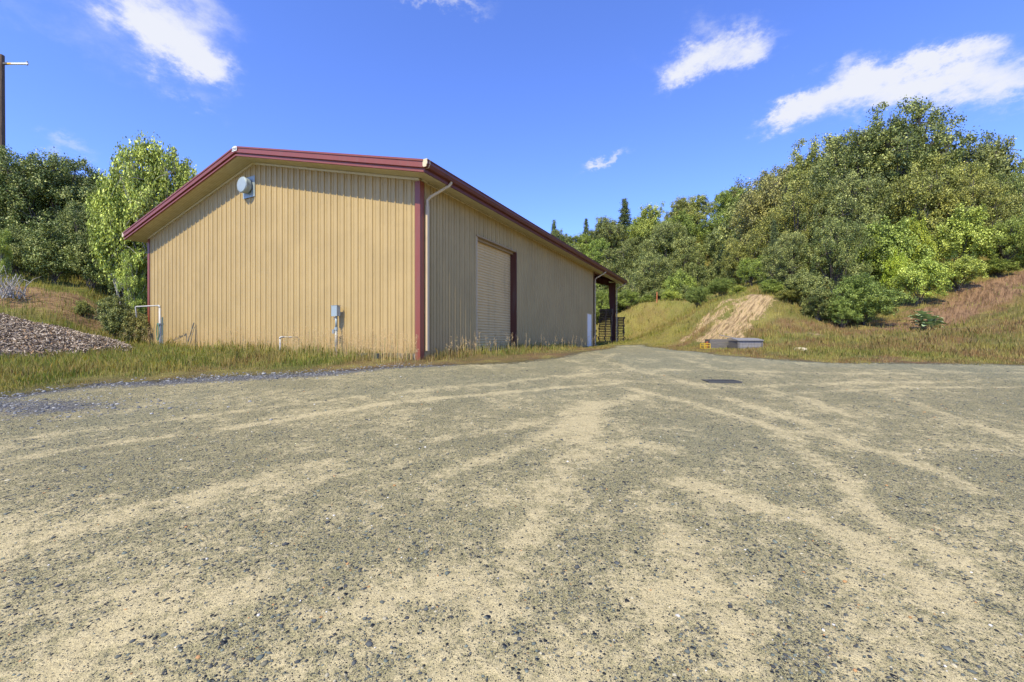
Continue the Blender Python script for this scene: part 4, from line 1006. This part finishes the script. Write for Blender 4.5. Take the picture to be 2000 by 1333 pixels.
hill_row(1050, 1570, 58, 78, 3, .17, 1.35, base=bs)
hill_row(1060, 1560, 62, 69, 3, .33, 1.35, base=bs)
hill_row(1080, 1540, 66, 61, 2, .50, 1.35, base=bs)
hill_row(1110, 1500, 70, 54, 2, .66, 1.35, base=bs)
hill_row(1160, 1460, 62, 49, 1.5, .80, 1.35, base=bs)
# conifers breaking the skyline
tree(1220, 92, 388, 62, 'conifer', v=0, name='conifer', label='tallest dark conifer breaking the hillside skyline', cat='conifer', zoff=0)
tree(1145, 92, 427, 36, 'conifer', v=1, name='conifer', label='slim conifer on the skyline left of the tallest one', cat='conifer')
tree(1082, 94, 430, 40, 'conifer', v=0, name='conifer', label='small conifer tip just above the building roof line', cat='conifer')
tree(1187, 88, 419, 52, 'oakfine', 'oakg', name='oak_tree', label='rounded grey green oak on the skyline between two conifers')
tree(1275, 80, 398, 70, 'oak', 'bright', name='broadleaf_tree', label='bright yellow green tree near the skyline of the hill')
tree(1300, 66, 425, 100, 'oakfine', 'oakg', name='oak_tree', label='large grey green oak high in the middle of the hillside')
tree(1270, 54, 492, 60, 'oakfine', 'oakg', name='oak_tree', label='small grey green oak low on the hillside above the meadow')
tree(1320, 50, 520, 62, 'bush', 'green', name='broadleaf_shrub', label='rounded mid green shrub at the foot of the hillside trees', cat='shrub')
# shrubs at the meadow edge
tree(1180, 47, 563, 60, 'finebush', 'green', name='broadleaf_shrub', label='green shrub seen through the open bay of the building', cat='shrub')
tree(1226, 46, 563, 56, 'finebush', 'green', name='broadleaf_shrub', label='rounded green shrub beside the far corner post of the building', cat='shrub')
tree(1262, 46, 575, 34, 'bush', 'green', name='broadleaf_shrub', label='low green shrub left of the orange stake', cat='shrub')
tree(1312, 46, 563, 46, 'bush', 'bright', name='broadleaf_shrub', label='low bright green shrub right of the orange stake', cat='shrub')
tree(1364, 33, 556, 62, 'finebush', 'blue', name='blue_green_shrub', label='dense blue green shrub at the edge of the grassy slope', cat='shrub')
tree(1412, 36, 540, 70, 'finebush', 'blue', name='blue_green_shrub', label='taller blue green shrub behind the one on the grassy slope', cat='shrub')
tree(1440, 31, 556, 44, 'bush', 'bright', name='broadleaf_shrub', label='bright green shrub just above the bare soil cut', cat='shrub')
tree(1470, 38, 500, 74, 'oak', 'green', name='oak_tree', label='mid green tree behind the bare soil cut')
# right mass
tree(1512, 34, 430, 58, 'conifer', v=1, name='young_pine', label='young pale green pine among oaks above the soil cut', cat='conifer')
tree(1530, 52, 300, 120, 'oakfine', 'dry', name='oak_tree', label='brownish oak at the left shoulder of the big right tree mass')
tree(1480, 58, 345, 100, 'oak', 'oakg', name='oak_tree', label='grey oak on the skyline at the foot of the right tree mass')
tree(1600, 44, 268, 130, 'oakfine', 'olive', name='oak_tree', label='olive oak on the skyline left of the tallest oak')
tree(1760, 37, 200, 270, 'oakfine', 'oak', v=0, name='oak_tree', label='tallest spreading dark oak crowning the right tree mass')
tree(1670, 38, 240, 170, 'oakfine', 'oak', v=1, name='oak_tree', label='dark oak leaning against the left side of the tallest oak')
tree(1870, 36, 240, 170, 'oakfine', 'oakg', v=2, name='oak_tree', label='dark oak with ragged right edge beside the tallest oak')
tree(1935, 40, 262, 110, 'loose', 'oak', v=2, name='oak_tree', label='thin ragged oak at the right end of the skyline')
tree(2010, 34, 318, 150, 'oak', 'green', name='oak_tree', label='green oak at the right edge of the picture')
tree(2110, 34, 300, 170, 'oak', 'oak', name='oak_tree', label='dark oak beyond the right edge of the picture')
tree(1560, 35, 345, 140, 'oakfine', 'olive', name='oak_tree', label='olive brown oak below the left skyline of the right tree mass')
tree(1660, 32, 335, 170, 'oakfine', 'oakg', name='oak_tree', label='grey green oak in the middle of the right tree mass')
tree(1790, 31, 318, 170, 'oak', 'olive', name='oak_tree', label='olive green oak below the tallest oak')
tree(1900, 30, 330, 160, 'oakfine', 'olive', name='oak_tree', label='olive oak with reddish tips right of the middle of the mass')
tree(1540, 28, 445, 120, 'oakfine', 'oakg', name='oak_tree', label='grey green oak overhanging the right side of the soil cut')
tree(1630, 27, 425, 150, 'oakfine', 'oak', name='oak_tree', label='broad low oak in front of the middle of the tree mass')
tree(1740, 27, 420, 130, 'bush', 'green', name='broadleaf_shrub', label='large mid green shrub behind the yellow green one', cat='shrub')
tree(1792, 26.5, 412, 80, 'bush', 'yellow', name='yellow_green_shrub', label='vivid yellow green shrub in the right tree mass, upper one', cat='shrub')
tree(1752, 25.5, 474, 66, 'bush', 'yellow', v=2, name='yellow_green_shrub', label='vivid yellow green shrub in the right tree mass, lower one', cat='shrub')
tree(1870, 27, 400, 150, 'bush', 'bright', name='broadleaf_shrub', label='tall bright green shrub right of the yellow green shrubs', cat='shrub')
tree(1960, 26.5, 420, 150, 'oak', 'green', name='oak_tree', label='dense green oak low at the right edge above the bare slope')
tree(2050, 26.5, 400, 130, 'oak', 'green', name='oak_tree', label='green oak just past the right edge of the picture')
tree(1575, 24.5, 520, 100, 'bush', 'oakg', name='broadleaf_shrub', label='grey green shrub at the foot of the oak right of the soil cut', cat='shrub')
tree(1600, 23, 560, 90, 'bush', 'oak', name='broadleaf_shrub', label='dark low shrub left of the dense dark green shrub', cat='shrub')
tree(1688, 22.6, 530, 200, 'finebush', 'blue', v=1, name='dense_green_shrub', label='wide dense dark green shrub at the foot of the tree mass', cat='shrub')
tree(1645, 22.2, 575, 90, 'finebush', 'blue', v=2, name='dense_green_shrub', label='lower left lobe of dense dark green shrubs near the dry grass', cat='shrub')
tree(1795, 24.2, 500, 130, 'bush', 'bright', name='broadleaf_shrub', label='bright green shrub right of the dense dark green shrub', cat='shrub')
tree(1870, 25, 495, 120, 'bush', 'bright', v=2, name='broadleaf_shrub', label='bright green shrub along the top of the bare earth track', cat='shrub')
tree(1945, 25.6, 505, 110, 'bush', 'green', name='broadleaf_shrub', label='shadowed green shrub over the bare earth track', cat='shrub')
tree(2010, 26, 490, 90, 'bush', 'green', name='broadleaf_shrub', label='green shrub at the right edge over the bare track', cat='shrub')
tree(1820, 22.5, 582, 54, 'bush', 'bright', name='broadleaf_shrub', label='low green shrub touching the bare earth track', cat='shrub') if False else None

tree(1505, 26.5, 545, 60, 'bush', 'green', v=1, name='broadleaf_shrub', label='green shrub hugging the right flank of the bare soil cut', cat='shrub')
tree(1540, 25, 560, 80, 'bush', 'olive', v=2, name='broadleaf_shrub', label='olive shrub on the bank right of the soil cut', cat='shrub')
tree(1500, 30, 490, 90, 'oakfine', 'green', v=1, name='oak_tree', label='dark leaning oak over the top of the bare soil cut')
tree(1455, 45, 440, 100, 'oakfine', 'olive', v=2, name='oak_tree', label='broad olive oak filling the hollow behind the soil cut')
tree(1700, 30, 440, 150, 'oakfine', 'oakg', v=2, name='oak_tree', label='grey green oak behind the dense dark green shrub')
tree(1840, 33, 290, 150, 'oakfine', 'olive', v=1, name='oak_tree', label='olive oak filling between the tallest oak and its right neighbour')
tree(1960, 31, 330, 130, 'oakfine', 'oak', v=0, name='oak_tree', label='dark oak high at the right edge above the bright shrubs')
tree(1640, 40, 262, 120, 'oakfine', 'oakg', v=2, name='oak_tree', label='grey green oak on the rising left shoulder of the big tree mass')
# --- left side
tree(30, 22.6, 440, 150, 'bush', 'oak', v=0, name='evergreen_shrub', label='dark evergreen shrub above the bleached branches', cat='shrub')
tree(105, 22.4, 430, 150, 'bush', 'oak', v=1, name='evergreen_shrub', label='dark evergreen shrub above the bare left bank', cat='shrub')
tree(180, 22.8, 450, 130, 'bush', 'oak', v=2, name='evergreen_shrub', label='dark evergreen shrub behind the weedy shrubs', cat='shrub')
tree(235, 23.2, 470, 110, 'bush', 'oak', v=0, name='evergreen_shrub', label='dark evergreen shrub below the light green trees', cat='shrub')
tree(75, 30, 296, 200, 'oakfine', 'oak', v=2, name='oak_tree', label='dark oak filling between the two front left oaks')
tree(170, 30, 330, 180, 'oakfine', 'oak', v=1, name='oak_tree', label='dark oak whose top shows left of the light green trees')
tree(30, 26, 292, 240, 'oakfine', 'oak', v=0, name='oak_tree', label='dark oak at the left edge in front of the utility pole')
tree(112, 27, 285, 230, 'oakfine', 'oak', v=1, name='oak_tree', label='dark oak left of the light green tree')
tree(-70, 26, 285, 180, 'oakfine', 'oak', v=2, name='oak_tree', label='dark oak beyond the left edge of the picture')
tree(215, 31, 312, 120, 'oakfine', 'oakg', v=2, name='oak_tree', label='grey oak mostly hidden behind the light green tree')
tree(160, 25, 400, 150, 'oakfine', 'oak', v=0, name='oak_tree', label='low dark oak on the bank behind the mulch pile')
tree(60, 23.5, 430, 170, 'oakfine', 'oak', v=2, name='oak_tree', label='low dark oak over the bare bank at the left')
tree(215, 24, 455, 110, 'oakfine', 'oak', v=1, name='oak_tree', label='dark shaded oak filling behind the lowest light green leaves')
tree(0, 21, 440, 60, 'loose', 'bright', v=1, name='broadleaf_shrub', label='sprig of light green leaves at the left picture edge', cat='shrub')
tree(300, 22.5, 250, 235, 'loose', 'bright', v=0, name='poplar_tree', label='light green loose leaved tree beside the left corner of the building')
tree(238, 22.0, 318, 150, 'loose', 'bright', v=1, name='poplar_tree', label='shorter light green tree left of the tall light green one')
tree(345, 23.5, 288, 190, 'loose', 'bright', v=2, name='poplar_tree', label='light green tree top showing over the roof edge')
tree(262, 21.3, 480, 70, 'loose', 'bright', v=2, name='broadleaf_shrub', label='light green shoots hanging by the red corner trim', cat='shrub')
tree(222, 18.3, 575, 74, 'bush', 'oakg', v=1, name='weedy_shrub', label='grey green weedy shrub between mulch pile and building', cat='shrub')
tree(165, 19.3, 585, 50, 'bush', 'olive', v=0, name='weedy_shrub', label='small olive weedy shrub on the left bank', cat='shrub')
tree(265, 18.6, 605, 50, 'bush', 'dry', v=1, name='weedy_shrub', label='dry brown weedy shrub next to the left building corner', cat='shrub')

# broad leaved plant on the bare slope
def mullein(px, Z, h, w, label, seed):
    R_ = np.random.default_rng(seed); p = at_px(px, Z); e = empty('broadleaf_plant', p); tag(e, label, 'plant')
    m = MB()
    m.tube([(0, 0, -.1), (0, 0, h*.8)], [.03, .012], 6); m.build('stem', paint('green_stem', (.14, .18, .07), .7, .1), e)
    vs = []; fs = []
    for k in range(34):
        th = R_.uniform(0, 2*PI); z0 = h*R_.uniform(.05, .8); L0 = w*R_.uniform(.35, .6); wd = L0*.34; elv = R_.uniform(.5, 1.3); d = np.array([math.cos(th), math.sin(th), 0]); s = np.array([-math.sin(th), math.cos(th), 0]); prev = None
        for i, t_ in enumerate(np.linspace(0, 1, 6)):
            c = d*L0*t_*math.cos(elv*(1-t_*.6))+np.array([0, 0, z0+L0*t_*math.sin(elv)*.9-L0*.45*t_*t_]); wv_ = wd*math.sin(PI*min(.97, t_*.9+.06))
            b = len(vs); vs += [tuple(c-s*wv_+np.array([0, 0, wv_*.3])), tuple(c), tuple(c+s*wv_+np.array([0, 0, wv_*.3]))]
            if prev is not None: fs += [(prev, prev+1, b+1, b), (prev+1, prev+2, b+2, b+1)]
            prev = b
    m = MB(); m.add(vs, fs); m.build('leaves', paint('big_leaf', (.36, .45, .22), .65, .2, 8.), e)
mullein(1800, 19.6, .95, .9, 'big leaved pale green plant on the bare slope, upper one', 3); mullein(1818, 19.0, .7, 1.0, 'big leaved pale green plant on the bare slope, lower one', 5)

# ------------------------------------------------------------------ mulch pile
MC = (-17.0, 13.5)
def mound(X, Y):
    u = (X-MC[0])/4.5; v = (Y-MC[1])/2.2; r2 = u*u+v*v; h = np.clip(1-r2, 0, 1)**.8*.86*(1+.30*(fbm(X*.9, Y*.9, 3)-.5)); h2 = np.clip(1-((X+19)/3.2)**2-((Y-13.4)/2.2)**2, 0, 1)*.3
    return h+h2
mx = np.linspace(-21.5, -11.6, 110); my = np.linspace(11.2, 16, 60); MX, MY = np.meshgrid(mx, my, indexing='ij'); mh = mound(MX, MY); MZ = G(MX.ravel(), MY.ravel()).reshape(MX.shape)+mh-.04+(fbm(MX*6, MY*6, 3)-.5)*.06*(mh > 0)
ii = np.arange(MX.size).reshape(MX.shape); q = np.stack([ii[:-1, :-1], ii[1:, :-1], ii[1:, 1:], ii[:-1, 1:]], -1).reshape(-1, 4)
q = q[mh.ravel()[q].max(1) > 0]
e = empty('mulch_pile', (0, 0, 0)); tag(e, 'low pile of grey brown wood chip mulch at the left edge of the yard', 'mulch pile')
me = npmesh('heap', np.stack([MX.ravel(), MY.ravel(), MZ.ravel()], 1), q.ravel(), np.full(len(q), 4), smooth=True); me.materials.append(wood('mulch_base', (.055, .042, .036), (.20, .155, .13), axis=(5, 5, 5))); link(bpy.data.objects.new('heap', me), e)
k = 48000; X = rng.uniform(-21.5, -11.7, k); Y = rng.uniform(11.3, 15.6, k); mh = mound(X, Y); kp = (mh > .03); X, Y, mh = X[kp], Y[kp], mh[kp]; k = len(X)
Zc = G(X, Y)+mh-.03+rng.uniform(0, .05, k)
P_ = np.stack([X, Y, Zc], 1); N_ = rng.normal(size=(k, 3))*.45+np.array([0, -.25, .8]); N_ /= np.linalg.norm(N_, axis=1, keepdims=True)
t_ = rng.normal(size=(k, 3)); t_ -= (t_*N_).sum(1, keepdims=True)*N_; t_ /= np.linalg.norm(t_, axis=1, keepdims=True); b_ = np.cross(N_, t_); ln = rng.uniform(.02, .08, k)[:, None]; wd = rng.uniform(.006, .016, k)[:, None]
V = np.stack([P_-t_*ln-b_*wd, P_+t_*ln-b_*wd, P_+t_*ln+b_*wd, P_-t_*ln+b_*wd], 1).reshape(-1, 3)
pc = np.array([(.12, .092, .066), (.26, .205, .15), (.40, .335, .25), (.56, .48, .37), (.38, .25, .14)])[rng.choice(5, k, p=[.25, .3, .25, .12, .08])]
me = npmesh('wood_chips', V, np.arange(4*k), np.full(k, 4), cols=np.repeat(pc, 4, 0)); me.materials.append(col_mat('chip', .9, .2)); o = link(bpy.data.objects.new('wood_chips', me), e); o['kind'] = 'stuff'

# dead branches at far left
p = at_px(14, 18.5); m = MB(); R_ = random.Random(5)
for k in range(46):
    x0, y0 = R_.uniform(-.5, .5), R_.uniform(-.3, .3); a = R_.uniform(0, 6.28); l_ = R_.uniform(.5, 1.3); dx, dy = math.cos(a)*l_*.4, math.sin(a)*l_*.4
    m.tube([(x0, y0, R_.uniform(0, .2)), (x0+dx*.5, y0+dy*.5, l_*.5), (x0+dx, y0+dy, l_*R_.uniform(.5, 1.2)), (x0+dx*1.5+R_.uniform(-.2, .2), y0+dy*1.5, l_*R_.uniform(.2, .9))], [.022, .016, .010, .004], 5)
o = m.build('dead_branches', M_barkw, None); o.location = p; tag(o, 'tangle of bleached dead branches on the bank at the left edge', 'branches')

# ------------------------------------------------------------------ grass
M_gr = col_mat('grass_blades', .75, .2, trans=.30)
def mulch_in(X, Y): return mound(X, Y) > .06
def grass(name, X, Y, h, wid, cols, label, cat='grass', lean=.45):
    k = len(X); Z = G(X, Y); a = rng.uniform(0, 2*PI, k); la = rng.uniform(0, 2*PI, k); ll = h*rng.uniform(.05, lean, k)
    dx, dy = np.cos(a)*wid, np.sin(a)*wid; lx, ly = np.cos(la)*ll, np.sin(la)*ll
    v = np.stack([np.stack([X-dx, Y-dy, Z-.02], 1), np.stack([X+dx, Y+dy, Z-.02], 1), np.stack([X+dx*.7+lx*.35, Y+dy*.7+ly*.35, Z+h*.6], 1), np.stack([X+lx, Y+ly, Z+h*(1-.12*rng.random(k))], 1), np.stack([X-dx*.7+lx*.35, Y-dy*.7+ly*.35, Z+h*.6], 1)], 1).reshape(-1, 3)
    me = npmesh(name, v, np.arange(5*k), np.full(k, 5), cols=np.repeat(cols, 5, 0)); me.materials.append(M_gr); o = link(bpy.data.objects.new(name, me)); tag(o, label, cat, kind='stuff'); return o
def bcol(X, Y):
    c = zone_col(X, Y); k = len(X); u = rng.random(k)[:, None]
    straw = np.array([.44, .34, .15]); gr = np.array([.13, .19, .035]); rust = np.array([.27, .135, .055])
    c = np.where(u < .22, c*.4+straw*.6, c); c = np.where((u > .22) & (u < .40), c*.45+gr*.55, c); c = np.where((u > .40) & (u < .50), c*.5+rust*.5, c)
    return c*rng.uniform(.75, 1.35, (k, 1))
def clumpy(X, Y, s=2.2, lo=.2): return lo+(1-lo)*np.clip((fbm(X*s+77, Y*s+12, 3)-.42)*4.5, 0, 1)
# left strip and bank
X, Y = wedge(330000, 6.6, 26, 1.5); g_ = sdist(X, Y, YP); bsd = sdist(X, Y, BP)
so = soilmask(X, Y)
pr = np.where(X < 3.6, sstep(.45, -1.1, g_+(fbm(X*1.5, Y*1.5, 3)-.5)*1.6), 0)*clumpy(X, Y)*(bsd < -.05)*(~mulch_in(X, Y))*(1-.75*so)
pr *= np.where((X > -2.2) & (g_ > -1.2), .6, 1)*(.25+.75*sstep(-.4, -2.0, g_+(fbm(X*1.1+5, Y*1.1, 3)-.5)*2.5))
kp = rng.random(len(X)) < pr; X, Y = X[kp], Y[kp]; g_ = g_[kp]; bd = -bsd[kp]
h = (.04+.12*sstep(-.3, -2.4, g_)+.16*sstep(1.0, .2, bd)*(fbm(X*2, Y*2, 2)))*np.clip(rng.lognormal(0, .38, len(X)), .4, 1.9)*(1+.5*sstep(14, 18, Y)*(X < -8))
grass('meadow_grass', X, Y, h, .0020+.0004*Y, bcol(X, Y), 'green and straw coloured grass along the building and left bank')
# right verge, slope and meadow
X, Y = wedge(520000, 10.5, 52, 1.35); g_ = sdist(X, Y, YP); so = soilmask(X, Y); bsd = sdist(X, Y, BP)
pr = np.where(X > 4.2, sstep(.25, -.7, g_+(fbm(X*1.5, Y*1.5, 3)-.5)*1.2), 0)*clumpy(X, Y, 1.6, .2)*(1-.9*so)*(bsd < -1)*np.where((X > 17) & (Y > 14.5), .55, 1)
kp = rng.random(len(X)) < pr; X, Y = X[kp], Y[kp]; g_ = g_[kp]
h = (.05+.10*sstep(-.3, -3.5, g_))*np.clip(rng.lognormal(0, .38, len(X)), .4, 1.9)*(1+.02*np.maximum(Y-15, 0))*np.where(np.hypot(X-9, Y-17.4) < 1.7, .5, 1)
grass('dry_grass', X, Y, h, .0020+.00040*Y, bcol(X, Y), 'dry yellow and rust brown grass on the right verge, slope and meadow')
# tall seed stalks against the gable wall
k = 420; lx = -15.2*rng.random(k)**1.1; lx = np.where(rng.random(k) < .5, rng.uniform(-5, 0.4, k), lx); ly = -rng.uniform(.12, 1.1, k); W2 = np.array([loc2w(a, b) for a, b in zip(lx, ly)]); X, Y = W2[:, 0], W2[:, 1]
k2 = 120; W3 = np.array([loc2w(rng.uniform(.25, 1.0), rng.uniform(.3, 15)) for _ in range(k2)]); X = np.concatenate([X, W3[:, 0]]); Y = np.concatenate([Y, W3[:, 1]])
H_ = rng.uniform(.35, .95, len(X)); H_[k:] *= .75; Zg = G(X, Y); vs = []; ls = []; cs = []
for i in range(len(X)):
    a = rng.uniform(0, 6.28); L0 = H_[i]*.16*rng.random(); q = np.array([X[i], Y[i], Zg[i]-.02]); tp = np.array([X[i]+math.cos(a)*L0, Y[i]+math.sin(a)*L0, Zg[i]+H_[i]]); w = .0035
    c = np.array([.50, .38, .19])*rng.uniform(.7, 1.2) if rng.random() < .7 else np.array([.22, .24, .09])
    for (p0, p1, w_) in [(q, q*.5+tp*.5+np.array([0, 0, .02]), w), (q*.5+tp*.5+np.array([0, 0, .02]), tp, w*.8)]:
        vs += [p0+[w_, 0, 0], p0-[w_, 0, 0], p1-[w_*.8, 0, 0], p1+[w_*.8, 0, 0]]; cs += [c]*4
    for j in range(9):
        t_ = .70+.30*rng.random(); c0 = q+(tp-q)*t_; o_ = rng.normal(0, .022, 3); s_ = rng.uniform(.008, .018); vs += [c0+o_+[s_*.5, 0, 0], c0+o_+[0, s_*.5, s_], c0+o_-[s_*.5, 0, 0], c0+o_-[0, s_*.3, s_]]; cs += [np.array([.55, .40, .22])*rng.uniform(.6, 1.1)]*4
vs = np.array(vs); me = npmesh('seed_stalks', vs, np.arange(len(vs)), np.full(len(vs)//4, 4), cols=np.array(cs)); me.materials.append(M_gr); o = link(bpy.data.objects.new('seed_stalks', me)); tag(o, 'tall straw coloured seed stalks in front of the tan walls', 'grass', kind='stuff')
